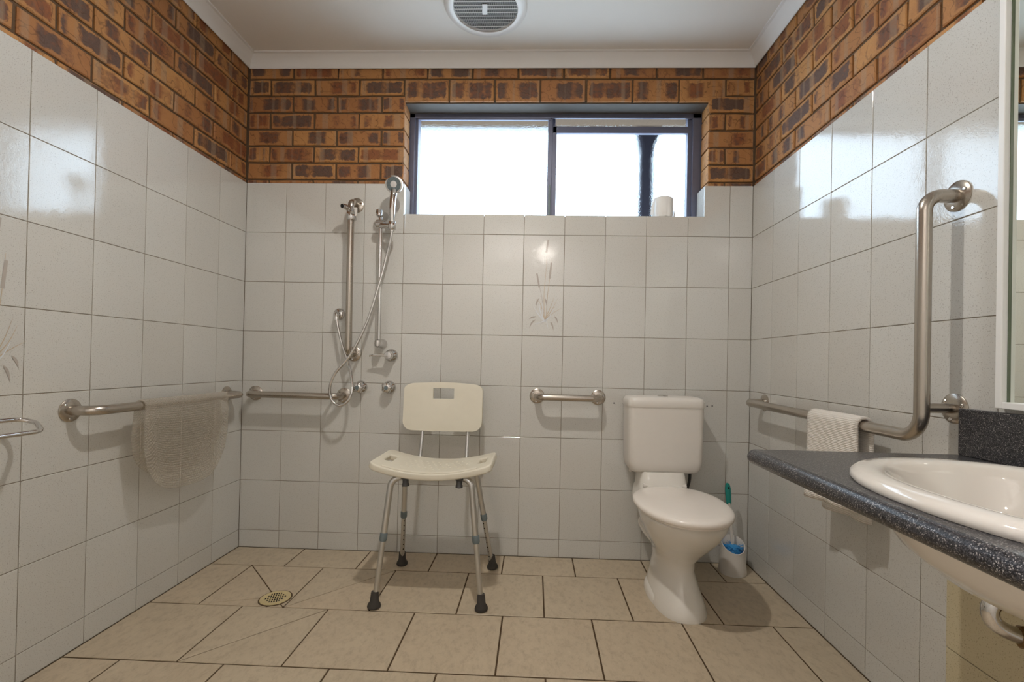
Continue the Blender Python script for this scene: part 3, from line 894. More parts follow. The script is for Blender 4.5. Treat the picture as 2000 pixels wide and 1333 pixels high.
base = (0.494, 0, 1.19)
eo = thing('hose_outlet', 'round chrome wall elbow where the shower hose starts', 'wall elbow', base)
mb = MB(); mb.lathe([(0.030, 0), (0.030, 0.004), (0.026, 0.012), (0.018, 0.018)], (0, 0, 0), (0, -1, 0), 28); mb.build('wall_plate', M['chrome'], eo)
mb = MB(); mb.tube(spline([(0, -0.015, 0.0), (0.002, -0.036, -0.002), (0.005, -0.046, -0.012), (0.006, -0.048, -0.034)], 5), 0.0125, 16); mb.build('elbow', M['chrome'], eo)

def tap(label, x, z, kind):
    b = (x, 0, z)
    t = thing('wall_tap', label, 'tap', b)
    mb = MB(); mb.lathe([(0.033, 0), (0.033, 0.004), (0.030, 0.012), (0.020, 0.020), (0.014, 0.024)], (0, 0, 0), (0, -1, 0), 28); mb.build('wall_plate', M['chrome'], t)
    if kind == 'lever':
        mb = MB(); mb.lathe([(0.017, 0.02), (0.022, 0.03), (0.022, 0.055), (0.017, 0.064), (0, 0.066)], (0, 0, 0), (0, -1, 0), 24); mb.build('spindle_cap', M['chrome'], t)
        mb = MB(); mb.loft([[(px, -0.055 + dy, dz) for (dy, dz) in [(-0.009, 0), (-0.006, 0.007), (0.006, 0.007), (0.009, 0), (0.006, -0.006), (-0.006, -0.006)]] for px in (0.02, 0.0, -0.04)] +
                          [[(-0.085, -0.052 + dy * 0.8, dz * 0.6 - 0.002) for (dy, dz) in [(-0.009, 0), (-0.006, 0.007), (0.006, 0.007), (0.009, 0), (0.006, -0.006), (-0.006, -0.006)]],
                           [(-0.094, -0.052 + dy * 0.6, dz * 0.7 - 0.004) for (dy, dz) in [(-0.009, 0), (-0.006, 0.007), (0.006, 0.007), (0.009, 0), (0.006, -0.006), (-0.006, -0.006)]]])
        mb.build('lever', M['chrome'], t, 50)
    else:
        mb = MB(); rings = []
        for d, r in ((0.02, 0.016), (0.026, 0.024), (0.034, 0.027), (0.046, 0.026), (0.053, 0.021), (0.056, 0.010)):
            rings.append([((r * (1 + 0.13 * math.cos(5 * a)) if 0.023 < r else r) * math.cos(a), -d, (r * (1 + 0.13 * math.cos(5 * a)) if 0.023 < r else r) * math.sin(a)) for a in [2 * math.pi * k / 40 for k in range(40)]])
        mb.loft(rings); mb.build('knob', M['chrome'], t, 50)
        mb = MB(); mb.lathe([(0.010, 0.055), (0.010, 0.058), (0.0, 0.059)], (0, 0, 0), (0, -1, 0), 18); mb.build('knob_cap', M['grey_plastic'], t)
    return t
tap('chrome shower tap with a thin lever pointing left, under the riser', 0.765, 0.986, 'lever')
tap('fluted chrome tap knob below the lever tap, beside the chair back', 0.758, 0.826, 'knob')
tap('fluted chrome tap knob just right of the hose loop', 0.613, 0.824, 'knob')

# ------------------------------------------------------------------ bath mat over the left rail
def drape(name, label, cat, mat, rail, y0, y1, zf, zb, out_r, into, thick, round_front=True, nx=28, wav=0.004, uneven=0.0):
    """cloth over a rail that runs along Y. into = +1 when the room lies towards +X"""
    rx, rz = rail
    prof = []
    for k in range(15): prof.append(('f', zf + (rz - zf) * k / 14.0))
    for k in range(1, 10): prof.append(('a', R(180 * k / 10)))
    for k in range(15): prof.append(('b', rz + (zb - rz) * k / 14.0))
    grid = []
    yc = (y0 + y1) / 2; hy = abs(y1 - y0) / 2
    for i in range(nx + 1):
        s = -1 + 2 * i / nx; row = []
        for kind, q in prof:
            yy = yc + hy * s
            if kind == 'a':
                row.append((rx + into * out_r * math.cos(q), yy, rz + out_r * math.sin(q)))
            else:
                zt = zf if kind == 'f' else zb
                f = (rz - q) / (rz - zt)
                if round_front:   # oval end
                    zz = rz + (q - rz) * (0.42 + 0.58 * math.sqrt(max(0, 1 - abs(s) ** 2.6)))
                else:
                    zz = rz + (q - rz) * (1 + uneven * s)
                xx = rx + into * (out_r if kind == 'f' else -out_r) + wav * f * math.sin(5.1 * s + (0 if kind == 'f' else 2)) * (1 + f)
                row.append((xx, yy + (0.012 * f * s if round_front else 0.006 * f * math.sin(7 * q)), zz))
        grid.append(row)
    o = MB().sheet(grid).build(name, mat, None, 70)
    sm = o.modifiers.new('cloth_thickness', 'SOLIDIFY'); sm.thickness = thick; sm.offset = 1.0
    if cat: tag(o, label, cat)
    return o
bm_t = thing('bath_mat', 'clear bubbled vinyl bath mat with rounded ends hung over the left grab rail', 'bath mat')
mat_o = drape('vinyl_sheet', None, None, M['vinyl'], (SO, 0.784), -0.70, -0.255, 0.445, 0.50, 0.0185, 1, 0.0022, True)
mat_o.parent = bm_t
# raised bubbles on both hanging flaps and over the top
mb = MB(); dome = []
for d, r_ in ((0.0, 0.0030), (0.0016, 0.0022)):
    dome.append((d, r_))
nb = 28; V = mat_o.data.vertices; ncol = 39
def sheet_pt(a, c):
    i = min(nb - 1, int(a)); k = min(ncol - 2, int(c)); fa = a - i; fc = c - k
    p = [V[(i + di) * ncol + k + dk].co for di in (0, 1) for dk in (0, 1)]
    return (p[0] * (1 - fc) + p[1] * fc) * (1 - fa) + (p[2] * (1 - fc) + p[3] * fc) * fa
rg_ = random.Random(5)
for ia in range(54):
    for ic in range(100):
        a_ = (ia + 0.5 + (0.5 if ic % 2 else 0)) / 54.6 * nb
        c_ = (ic + 0.5) / 100.0 * (ncol - 1)
        p = sheet_pt(a_, c_); du = sheet_pt(min(nb, a_ + 0.3), c_) - sheet_pt(max(0, a_ - 0.3), c_); dv = sheet_pt(a_, min(ncol - 1, c_ + 0.3)) - sheet_pt(a_, max(0, c_ - 0.3))
        nrm = du.cross(dv)
        if nrm.length < 1e-12: continue
        nrm.normalize()
        side = 1 if c_ < 19 else -1
        if 14 < c_ < 24: out = p - Vector((SO, p.y, 0.784))
        else: out = Vector((side, 0, 0))
        if nrm.dot(out) < 0: nrm = -nrm
        t1 = du.normalized(); t2 = nrm.cross(t1)
        vs_ = []
        for d, r_ in ((0.0018, 0.0031), (0.0036, 0.0021)):
            for k in range(6):
                an = math.pi * k / 3
                vs_.append(p + nrm * d + (t1 * math.cos(an) + t2 * math.sin(an)) * r_)
        vs_.append(p + nrm * 0.0042)
        mb.add(vs_, [(k, (k + 1) % 6, 6 + (k + 1) % 6, 6 + k) for k in range(6)] + [(6 + k, 6 + (k + 1) % 6, 12) for k in range(6)])
bub = mb.build('bubbles', M['vinyl_bubble'], bm_t, 80); bub['kind'] = 'stuff'

# ------------------------------------------------------------------ hand towel over the right rail
drape('hand_towel', 'folded white hand towel hung over the L-shaped rail by the basin', 'towel', M['towel'], (RX, 0.800), -0.665, -0.905, 0.532, 0.500, 0.0185, -1, 0.009, False, 16, 0.005, 0.03)

# ------------------------------------------------------------------ shower chair
cb = (1.076, -0.33, 0.0)
ch = thing('shower_chair', 'cream plastic shower chair with grey aluminium legs and rubber feet', 'chair', cb)
def plate(xs, ys, hole_cells, corner_r, fn, thick):
    bm = bmesh.new()
    vv = [[bm.verts.new((x, y, 0)) for y in ys] for x in xs]
    for i in range(len(xs) - 1):
        for j in range(len(ys) - 1):
            if (i, j) in hole_cells: continue
            bm.faces.new((vv[i][j], vv[i + 1][j], vv[i + 1][j + 1], vv[i][j + 1]))
    bm.verts.ensure_lookup_table()
    corners = [vv[0][0], vv[0][-1], vv[-1][0], vv[-1][-1]]
    bmesh.ops.bevel(bm, geom=corners, offset=corner_r, segments=5, profile=0.5, affect='VERTICES')
    hv = [v for v in bm.verts if v.is_valid and any(len(e.link_faces) == 1 for e in v.link_edges) and len(v.link_faces) == 3]
    for v in bm.verts: v.co = fn(v.co)
    me = bpy.data.meshes.new('plate'); bm.to_mesh(me); bm.free()
    me.shade_smooth()
    return me
def plate_obj(name, me, mat, parent, thick, bev, off=-1.0):
    me.materials.append(mat)
    o = link(name, me, parent)
    s1 = o.modifiers.new('thickness', 'SOLIDIFY'); s1.thickness = thick; s1.offset = off
    b = o.modifiers.new('edge_rounding', 'BEVEL'); b.width = bev; b.segments = 4; b.limit_method = 'ANGLE'; b.angle_limit = R(45)
    return o
# seat: x across, y front(-) to back(+)
sxs = [-0.243, -0.212, -0.182] + [-0.182 + 0.364 * k / 14 for k in range(1, 14)] + [0.182, 0.212, 0.243]
sys_ = [-0.158, -0.10, -0.055, 0.0, 0.045, 0.08, 0.13]
holes = {(1, 2), (1, 3), (len(sxs) - 3, 2), (len(sxs) - 3, 3)}
def seat_fn(c):
    z = 0.519 + 0.66 * c.x ** 2
    return Vector((c.x, c.y + (-0.012 * (1 - (c.x / 0.243) ** 2) if c.y < -0.12 else 0), z))
seat = plate_obj('seat', plate(sxs, sys_, holes, 0.03, seat_fn, 0.026), M['cream'], ch, 0.027, 0.009)
# raised rib on the seat front and drain dimples
mb = MB(); pts = [(x, -0.148 - 0.012 * (1 - (x / 0.243) ** 2), 0.5205 + 0.66 * x * x) for x in [-0.19 + 0.38 * k / 24 for k in range(25)]]
mb.tube(pts, 0.0045, 8); mb.build('front_lip', M['cream'], seat)
mb = MB()
for ix in range(-5, 6):
    for iy in range(-2, 3):
        x = ix * 0.026 + (0.013 if iy % 2 else 0); y = -0.02 + iy * 0.032
        mb.lathe([(0.0055, -0.001), (0.0045, 0.0012), (0.0, 0.0016)], (x, y, 0.519 + 0.66 * x * x), (-1.32 * x, 0, 1), 8)
gn = mb.build('grip_studs', M['cream'], seat, 40); gn['kind'] = 'stuff'
# backrest: plate in x,z leaning a little
bxs = [-0.188, -0.12, -0.051, -0.025, 0.0, 0.025, 0.051, 0.12, 0.188]
bzs = [0.0, 0.05, 0.10, 0.147, 0.17, 0.190, 0.214]
bho = {(i, j) for i in (2, 3, 4, 5) for j in (3, 4)}
def back_fn(c):
    crown = 0.011 * (1 - (c.x / 0.188) ** 2)
    zz = c.y + (crown if c.y > 0.15 else 0) * (c.y - 0.15) / 0.064 - (0.004 * (1 - (c.x / 0.188) ** 2) if c.y < 0.02 else 0)
    return Vector((c.x - 0.018, 0.195 + 0.10 * zz - 0.55 * (0.188 ** 2 - c.x ** 2) * -0.5, 0.636 + zz))
back = plate_obj('backrest', plate(bxs, bzs, bho, 0.042, back_fn, 0.02), M['cream'], ch, 0.022, 0.007, 1.0)
for x in (-0.108, 0.106):
    mb = MB(); mb.tube(fillet([(x, -0.06, 0.497), (x, 0.13, 0.497), (x - 0.006, 0.222, 0.70), (x - 0.008, 0.226, 0.80)], 0.05, 8), 0.0088, 14); mb.build('back_post', M['alutube'], ch, 60)
def leg(top, knee, foot, col_f, holes_=False):
    top, knee, foot = Vector(top), Vector(knee), Vector(foot)
    d = (foot - knee)
    colp = knee + d * col_f
    mb = MB(); mb.tube(fillet([top, knee, colp], 0.045, 9), 0.0125, 16)
    mb.tube([colp - d.normalized() * 0.02, foot - d.normalized() * 0.02], 0.0105, 16)
    l = mb.build('leg', M['alutube'], ch, 60)
    dn = d.normalized()
    mb = MB(); mb.lathe([(0.0135, -0.016), (0.0148, -0.012), (0.0148, 0.010), (0.0125, 0.016)], colp, dn, 18); mb.build('collar', M['grey_plastic'], l)
    mb = MB(); mb.lathe([(0.0135, -0.055), (0.015, -0.048), (0.017, -0.018), (0.024, -0.008), (0.026, 0.0), (0.025, 0.004), (0.022, 0.004)], foot - Vector((0, 0, 0.0)) + Vector((0, 0, 0.004)) * 0 - dn * 0.004, (dn * 0.35 + Vector((0, 0, -0.65))), 22)
    mb.build('rubber_foot', M['rubber'], l)
    if holes_:
        mb = MB(); L = (foot - colp).length
        hd = Vector((0.55 if foot.x < 0 else -0.55, -0.9, 0)).normalized()
        k = 0.03
        while k < L - 0.06:
            mb.lathe([(0.0028, 0.0098), (0.0028, 0.0112), (0, 0.0112)], colp + dn * k, hd, 8); k += 0.0235
        h = mb.build('adjustment_holes', M['black'], l, 0); h['kind'] = 'stuff'
leg((-0.085, -0.13, 0.502), (-0.152, -0.145, 0.492), (-0.196, -0.190, 0.004), 0.46)
leg((0.115, -0.13, 0.502), (0.168, -0.145, 0.492), (0.222, -0.178, 0.004), 0.46)
leg((-0.10, 0.09, 0.510), (-0.165, 0.105, 0.500), (-0.196, 0.190, 0.004), 0.50, True)
leg((0.08, 0.09, 0.510), (0.150, 0.105, 0.500), (0.232, 0.186, 0.004), 0.50, True)
# cross tubes and the dark screw knobs below the seat
for y, a, b in ((-0.13, -0.10, 0.13), (0.09, -0.11, 0.10)):
    mb = MB(); mb.tube([(a, y, 0.502), (b, y, 0.502)], 0.0123, 14); mb.build('cross_tube', M['alutube'], ch)
for x in (-0.098, 0.120):
    mb = MB(); mb.lathe([(0.019, -0.004), (0.021, 0.004), (0.021, 0.012), (0.012, 0.018), (0.012, 0.03), (0.0145, 0.034), (0.0145, 0.044), (0.0, 0.046)], (x, -0.135, 0.505), (0.1 if x < 0 else 0, -0.25, -1), 16)
    mb.build('clamp_knob', M['dark_plastic'], ch)

# ------------------------------------------------------------------ toilet
TX = 2.085
tb_ = (TX, -0.3, 0)
to = thing('toilet', 'white close-coupled toilet with closed lid in the right corner', 'toilet', tb_)
def tl(rings): return [[(p[0] - TX, p[1] + 0.3, p[2]) for p in r] for r in rings]
spec = [  # z, front y, back y, half width, exponent
    (0.000, -0.550, -0.15, 0.104, 2.5), (0.012, -0.550, -0.15, 0.104, 2.5), (0.05, -0.535, -0.15, 0.092, 2.4), (0.10, -0.505, -0.15, 0.078, 2.3),
    (0.150, -0.480, -0.15, 0.070, 2.2), (0.190, -0.485, -0.14, 0.077, 2.2), (0.230, -0.520, -0.14, 0.098, 2.2), (0.270, -0.565, -0.14, 0.122, 2.2),
    (0.310, -0.605, -0.14, 0.143, 2.2), (0.350, -0.632, -0.14, 0.158, 2.2), (0.378, -0.643, -0.14, 0.164, 2.2), (0.384, -0.640, -0.14, 0.160, 2.2)]
rings = []
for z, yf, yb, hw, e in spec:
    c = yb - 0.6 * (yb - yf) if z > 0.2 else yb - 0.5 * (yb - yf)
    rings.append(superellipse(TX, c, hw, c - yf, yb - c, z, 56, e))
mb = MB(); mb.loft(tl(rings)); pan = mb.build('pan', M['ceramic'], to, 50)
# foot flare at the back with bolts
mb = MB(); r2 = []
for z, g_ in ((0.0, 0.0), (0.018, 0.0), (0.03, -0.006), (0.05, -0.03)):
    r2.append(superellipse(TX - 0.004, -0.33, 0.106 + g_, 0.15 + g_, 0.15, z, 40, 2.6))
mb.loft(tl(r2)); mb.build('foot_flange', M['ceramic'], pan, 50)
for (bx_, by_) in ((2.014, -0.335), (2.022, -0.415)):
    mb = MB(); mb.lathe([(0.006, 0), (0.006, 0.006), (0.004, 0.009), (0, 0.009)], (bx_ - TX - 0.012, by_ + 0.3, 0.022), (-0.25, 0, 1), 12); mb.build('floor_bolt', M['dark_plastic'], pan)
# outlet bend behind the pan
mb = MB(); mb.tube(spline([(0.0, 0.10, 0.17), (-0.02, 0.16, 0.185), (-0.03, 0.22, 0.19), (-0.03, 0.298, 0.19)], 6), 0.046, 20); mb.build('outlet_bend', M['ceramic'], to, 60)
# shelf and neck that carries the cistern
mb = MB(); nr = []
for z, hw, yf, yb in ((0.300, 0.085, -0.22, -0.06), (0.345, 0.125, -0.24, -0.03), (0.385, 0.118, -0.235, -0.02), (0.405, 0.108, -0.20, -0.02), (0.462, 0.102, -0.185, -0.02), (0.476, 0.098, -0.18, -0.02)):
    c = (yf + yb) / 2; nr.append(superellipse(TX, c, hw, c - yf, yb - c, z, 40, 5))
mb.loft(tl(nr)); mb.build('cistern_shelf', M['ceramic'], to, 50)
# cistern
mb = MB(); cr = []
CX = 2.094
for z, hw, hd, r in ((0.470, 0.142, 0.062, 0.02), (0.476, 0.154, 0.072, 0.03), (0.49, 0.163, 0.080, 0.03), (0.52, 0.168, 0.084, 0.03), (0.64, 0.170, 0.0855, 0.03), (0.772, 0.171, 0.0865, 0.03)):
    cr.append([(x, y, z) for x, y in rrect(CX, -0.094, hw, hd, r, 6)])
mb.loft(tl(cr)); cis = mb.build('cistern', M['white_plastic'], to, 50)
mb = MB(); lr = []
for z, hw, hd, r in ((0.771, 0.173, 0.0885, 0.03), (0.777, 0.1755, 0.0905, 0.032), (0.798, 0.174, 0.0895, 0.032), (0.812, 0.167, 0.084, 0.032), (0.8165, 0.155, 0.074, 0.03), (0.818, 0.12, 0.05, 0.03)):
    lr.append([(x, y, z) for x, y in rrect(CX, -0.094, hw, hd, r, 6)])
mb.loft(tl(lr)); cl = mb.build('cistern_lid', M['white_plastic'], to, 50)
mb = MB(); mb.lathe([(0.024, 0), (0.024, 0.004), (0.02, 0.006), (0.0, 0.007)], (CX - TX, 0.205, 0.818), (0, 0, 1), 24); mb.build('flush_button', M['chrome'], cl)
mb = MB(); mb.lathe([(0.007, 0), (0.007, 0.014), (0.004, 0.018)], (1.952 - TX, 0.22, 0.472), (0, 0, -1), 12); mb.build('inlet_nut', M['white_plastic'], cis)
mb = MB(); mb.tube(rel(spline([(2.235, -0.07, 0.478), (2.238, -0.06, 0.42), (2.24, -0.02, 0.36)], 5), tb_), 0.007, 10); mb.build('inlet_pipe', M['dark_plastic'], cis)
# seat ring and lid
def lid_ring(z, g): return superellipse(TX + 0.0, -0.405, 0.176 + g, 0.262 + g, 0.215 + g, z, 64, 2.15)
mb = MB(); mb.loft(tl([lid_ring(0.386, -0.012), lid_ring(0.389, -0.004), lid_ring(0.398, -0.004), lid_ring(0.401, -0.01)])); mb.build('seat_ring', M['seat_plastic'], to, 50)
mb = MB(); mb.loft(tl([lid_ring(0.3965, 0.003), lid_ring(0.399, 0.006), lid_ring(0.410, 0.007), lid_ring(0.4165, 0.003), lid_ring(0.421, -0.008), lid_ring(0.4235, -0.03), lid_ring(0.425, -0.08), lid_ring(0.4255, -0.13)])); mb.build('lid', M['seat_plastic'], to, 60)
for sx in (-1, 1):
    mb = MB(); mb.tube([(sx * 0.075 - 0.022, 0.118, 0.416), (sx * 0.075 + 0.022, 0.118, 0.416)], 0.0115, 14); mb.build('hinge', M['white_plastic'], to)
# ------------------------------------------------------------------ toilet brush and holder
bb = (2.432, -0.095, 0)
bh = thing('brush_holder', 'white open-fronted toilet brush pot in the corner beside the toilet', 'brush holder', bb)
mb = MB(); rg = []
n = 40
def pot(zfun, r): return [(r * math.cos(2 * math.pi * k / n), r * math.sin(2 * math.pi * k / n), zfun(2 * math.pi * k / n)) for k in range(n)]
# rim dips towards the room so that the bristles show
rim = lambda a: 0.158 - 0.055 * (0.5 - 0.5 * math.sin(a)) ** 1.4
rings = [pot(lambda a: 0.0, 0.060), pot(lambda a: 0.006, 0.062), pot(lambda a: 0.05, 0.058), pot(lambda a: rim(a) - 0.006, 0.0525), pot(lambda a: rim(a), 0.053), pot(lambda a: rim(a) + 0.001, 0.050), pot(lambda a: rim(a) - 0.004, 0.048), pot(lambda a: 0.02, 0.05), ]
mb.loft(rings); mb.build('pot', M['white_plastic'], bh, 50)
br = thing('toilet_brush', 'toilet brush with teal handle and blue bristles standing in the white pot', 'toilet brush', (bb[0], bb[1], 0.02))
mb = MB(); mb.tube([(0.002, 0.003, 0.07), (-0.008, 0.010, 0.22), (-0.016, 0.014, 0.30)], [0.006, 0.006, 0.008], 12); mb.build('stem', M['white_plastic'], br)
mb = MB(); mb.loft([[(-0.016 + hx * math.cos(a) - 0.0008 * (z - 30), 0.014 + 0.007 * math.sin(a), z / 100.0) for a in [2 * math.pi * k / 20 for k in range(20)]] for z, hx in ((28.5, 0.007), (30, 0.012), (34, 0.0135), (37, 0.0135), (38.6, 0.010), (39.3, 0.004))])
hd_ = mb.build('handle', M['teal'], br, 60)
mb = MB(); mb.lathe([(0.0045, 0), (0.0045, 0.0015), (0, 0.0015)], (-0.021, 0.0072, 0.372), (0, -1, 0), 12); mb.build('hang_hole', M['black'], hd_)
mb = MB(); mb.lathe([(0.02, 0.0), (0.036, 0.015), (0.040, 0.05), (0.038, 0.085), (0.028, 0.105), (0.01, 0.112)], (0, 0, -0.002), (0, 0, 1), 22)
rgn = random.Random(3)
for k in range(420):
    a = rgn.uniform(0, 6.283); z = rgn.uniform(0.02, 0.108); c, s0 = math.cos(a), math.sin(a)
    mb.tube([(0.02 * c, 0.02 * s0, z - 0.004), (0.0455 * c, 0.0455 * s0, z + rgn.uniform(-0.004, 0.008))], 0.0011, 3, caps=False)
o = mb.build('bristles', M['blue'], br, 0); o['kind'] = 'stuff'

# ------------------------------------------------------------------ toilet roll on the sill
tr = thing('toilet_roll', 'paper-wrapped toilet roll standing on the window sill', 'toilet roll', (2.118, 0.055, WZ0))
rgn = random.Random(11); mb = MB(); rings = []
nn_ = 44
fold = [rgn.uniform(-1, 1) for _ in range(nn_)]
for z, r, amp in ((0.0, 0.046, 0.003), (0.004, 0.051, 0.0035), (0.03, 0.0525, 0.003), (0.06, 0.0515, 0.002), (0.09, 0.0515, 0.0015), (0.1, 0.0505, 0.001), (0.104, 0.046, 0.001), (0.1055, 0.03, 0.001), (0.100, 0.02, 0.0005), (0.09, 0.015, 0)):
    rings.append([((r + amp * fold[k]) * math.cos(2 * math.pi * k / nn_), (r + amp * fold[k]) * math.sin(2 * math.pi * k / nn_), z + 0.0015 * fold[(k + 5) % nn_] * (1 if 0 < z < 0.09 else 0)) for k in range(nn_)])
mb.loft(rings); mb.build('roll', M['paper'], tr, 40)
MB().add([(-0.046, -0.025, 0.098), (-0.061, -0.02, 0.062), (-0.064, -0.012, 0.02), (-0.052, -0.03, 0.012), (-0.0475, -0.032, 0.07)], [(0, 1, 4), (1, 2, 3, 4)]).build('loose_wrap', M['paper'], tr, 0).modifiers.new('t', 'SOLIDIFY').thickness = 0.0006
MB().add([(0.049, -0.02, 0.05), (0.060, -0.012, 0.022), (0.058, -0.006, 0.004), (0.047, -0.026, 0.004)], [(0, 1, 2, 3)]).build('loose_wrap', M['paper'], tr, 0).modifiers.new('t', 'SOLIDIFY').thickness = 0.0006

# ------------------------------------------------------------------ vanity
CT = 0.763; CFX = 2.018; CY0 = -1.132; CY1 = -2.06
BX, BY = 2.285, -1.575
vn = thing('vanity_counter', 'speckled charcoal laminate counter with rounded front edge on the right wall', 'counter', (W, -1.6, CT))
vb2 = (W, -1.6, CT)
# top as profile (post-formed nose) with an oval cut-out for the bowl: ring of quads around the hole
def cprof():
    th = 0.036; pts = []
    for k in range(9):
        a = R(90 + 180 * k / 8); pts.append((CFX + th / 2 + th / 2 * math.cos(a), CT - th / 2 + th / 2 * math.sin(a)))
    return pts   # from top front round to bottom front
hole = superellipse(BX, BY, 0.205, 0.262, 0.262, 0, 48, 2.2)
mb = MB()
pr_ = cprof()
xin = CFX + 0.018
# nose strip
rings = [[(x, y, z) for x, z in pr_] for y in (CY0, CY1)]
vs = [p for r in rings for p in r]; m = len(pr_)
mb.add(rel(vs, vb2), [(i, i + 1, m + i + 1, m + i) for i in range(m - 1)] + [tuple(range(m)), tuple(range(m, 2 * m))])
def ring_sheet(z):
    outer = []
    for (hx_, hy_, _) in hole:
        dx, dy = hx_ - BX, hy_ - BY
        t = min(((W - BX) if dx > 0 else (BX - xin)) / max(abs(dx), 1e-6), ((CY0 - BY) if dy > 0 else (BY - CY1)) / max(abs(dy), 1e-6))
        outer.append((BX + dx * t, BY + dy * t, z))
    inner = [(p[0], p[1], z) for p in hole]
    n_ = len(hole)
    return outer + inner, [(k, (k + 1) % n_, n_ + (k + 1) % n_, n_ + k) for k in range(n_)]
for z in (CT, CT - 0.036):
    vs, fs = ring_sheet(z); mb.add(rel(vs, vb2), fs)
    # corner triangles the ring of rays cuts off
    for (cx_, cy_) in ((xin, CY0), (W, CY0), (xin, CY1), (W, CY1)):
        on = sorted(vs[:len(hole)], key=lambda p: (p[0] - cx_) ** 2 + (p[1] - cy_) ** 2)
        a = next(p for p in on if abs(p[0] - cx_) < 1e-6 or abs(p[1] - cy_) < 1e-6)
        same_x = [p for p in vs[:len(hole)] if abs(p[0] - cx_) < 1e-6]; same_y = [p for p in vs[:len(hole)] if abs(p[1] - cy_) < 1e-6]
        p1 = min(same_x, key=lambda p: abs(p[1] - cy_)); p2 = min(same_y, key=lambda p: abs(p[0] - cx_))
        mb.add(rel([p1, (cx_, cy_, z), p2], vb2), [(0, 1, 2)])
for y in (CY0, CY1):
    mb.add(rel([(xin, y, CT), (W, y, CT), (W, y, CT - 0.036), (xin, y, CT - 0.036)], vb2), [(0, 1, 2, 3)])
n_ = len(hole)
mb.add(rel([(p[0], p[1], CT) for p in hole] + [(p[0], p[1], CT - 0.036) for p in hole], vb2), [(k, (k + 1) % n_, n_ + (k + 1) % n_, n_ + k) for k in range(n_)])
mb.build('top', M['laminate'], vn, 30)
MB().box(tuple(Vector((W - 0.019, CY1, CT)) - Vector(vb2)), tuple(Vector((W, CY0, 0.877)) - Vector(vb2))).build('splashback', M['laminate'], vn, 0, 0.003)

bs = thing('basin', 'white oval china basin set into the charcoal counter', 'basin', (BX, BY, CT))
def bl(g, z, e=2.25): return [(p[0] - BX, p[1] - BY, z) for p in superellipse(BX, BY, 0.232 + g * 0.9, 0.288 + g, 0.288 + g, z, 64, e)]
mb = MB()
mb.loft([bl(-0.012, 0.0005), bl(0.0, 0.0005), bl(0.003, 0.006), bl(0.0, 0.014), bl(-0.010, 0.0205), bl(-0.030, 0.0225), bl(-0.050, 0.0205), bl(-0.058, 0.015), bl(-0.066, 0.0), bl(-0.080, -0.04), bl(-0.105, -0.085), bl(-0.150, -0.122), bl(-0.195, -0.136), bl(-0.215, -0.139)], cap0=False)
mb.build('bowl', M['basin'], bs, 60)
mb = MB()
mb.loft([bl(-0.030, -0.002), bl(-0.034, -0.03), bl(-0.046, -0.06), bl(-0.075, -0.10), bl(-0.125, -0.138), bl(-0.175, -0.155), bl(-0.205, -0.16)], cap0=False)
mb.build('underside', M['basin'], bs, 60)
mb = MB(); mb.lathe([(0.026, 0), (0.026, 0.003), (0.018, 0.004), (0.0, 0.002)], (0, 0, -0.138), (0, 0, 1), 24); mb.build('waste', M['chrome'], bs)

# waste trap under the bowl
tp = (BX, BY, 0.60)
tr_ = thing('waste_trap', 'tarnished chrome waste trap under the basin', 'waste pipe', tp)
mb = MB(); mb.tube(rel([(BX, BY, 0.6025), (BX, BY, 0.575)], tp), 0.019, 18); mb.build('tailpiece', M['chrome'], tr_)
mb = MB(); mb.tube(rel(spline([(BX, BY, 0.585), (2.30, -1.57, 0.572), (2.36, -1.50, 0.576), (2.36, -1.462, 0.574), (2.335, -1.446, 0.567), (2.312, -1.44, 0.548), (2.316, -1.442, 0.520), (2.35, -1.452, 0.503), (2.42, -1.47, 0.496), (2.48, -1.49, 0.494), (W - 0.015, -1.50, 0.494)], 8), tp), 0.0135, 18); mb.build('trap_bend', M['chrome'], tr_, 60)
for p, d in (((2.362, -1.456, 0.501), (1, -0.28, -0.1)), ((2.36, -1.478, 0.5755), (0.1, 1, 0))):
    mb = MB(); mb.lathe([(0.017, -0.014), (0.020, -0.011), (0.020, 0.011), (0.017, 0.014)], tuple(Vector(p) - Vector(tp)), d, 8); mb.build('union_nut', M['brass'], tr_, 20)
mb = MB(); mb.lathe([(0.036, 0), (0.036, 0.004), (0.02, 0.01)], tuple(Vector((W - 0.0137, -1.50, 0.494)) - Vector(tp)), (-1, 0, 0), 24); mb.build('wall_rose', M['chrome'], tr_)

# tiled access panel on the wall below the basin
ap = thing('access_panel', 'yellowed tiled access panel on the wall below the basin', 'panel', (W, -1.5, 0.3))
PY0, PY1 = -1.100, -2.05
MB().box((-0.0065, PY1 + 1.5, -0.3), (-0.001, PY0 + 1.5, CT - 0.036 - 0.3)).build('board', M['grout'], ap, 0)
_zs = [0.0, 0.277, 0.53, CT - 0.037]
pys = [PY0, PY0 - 0.40, PY0 - 0.80, PY1]
for z0, z1 in zip(_zs[:-1], _zs[1:]):
    for a, b in zip(pys[:-1], pys[1:]):
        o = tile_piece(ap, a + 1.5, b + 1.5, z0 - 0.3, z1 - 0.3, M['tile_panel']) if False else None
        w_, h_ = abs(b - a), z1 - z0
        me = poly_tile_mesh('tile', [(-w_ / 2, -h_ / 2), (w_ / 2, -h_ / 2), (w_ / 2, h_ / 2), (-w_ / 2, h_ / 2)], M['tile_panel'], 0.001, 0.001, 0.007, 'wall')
        link('tile', me, ap, 0, (-0.0135, (a + b) / 2 + 1.5, (z0 + z1) / 2 - 0.3), (0, 0, R(-90)))

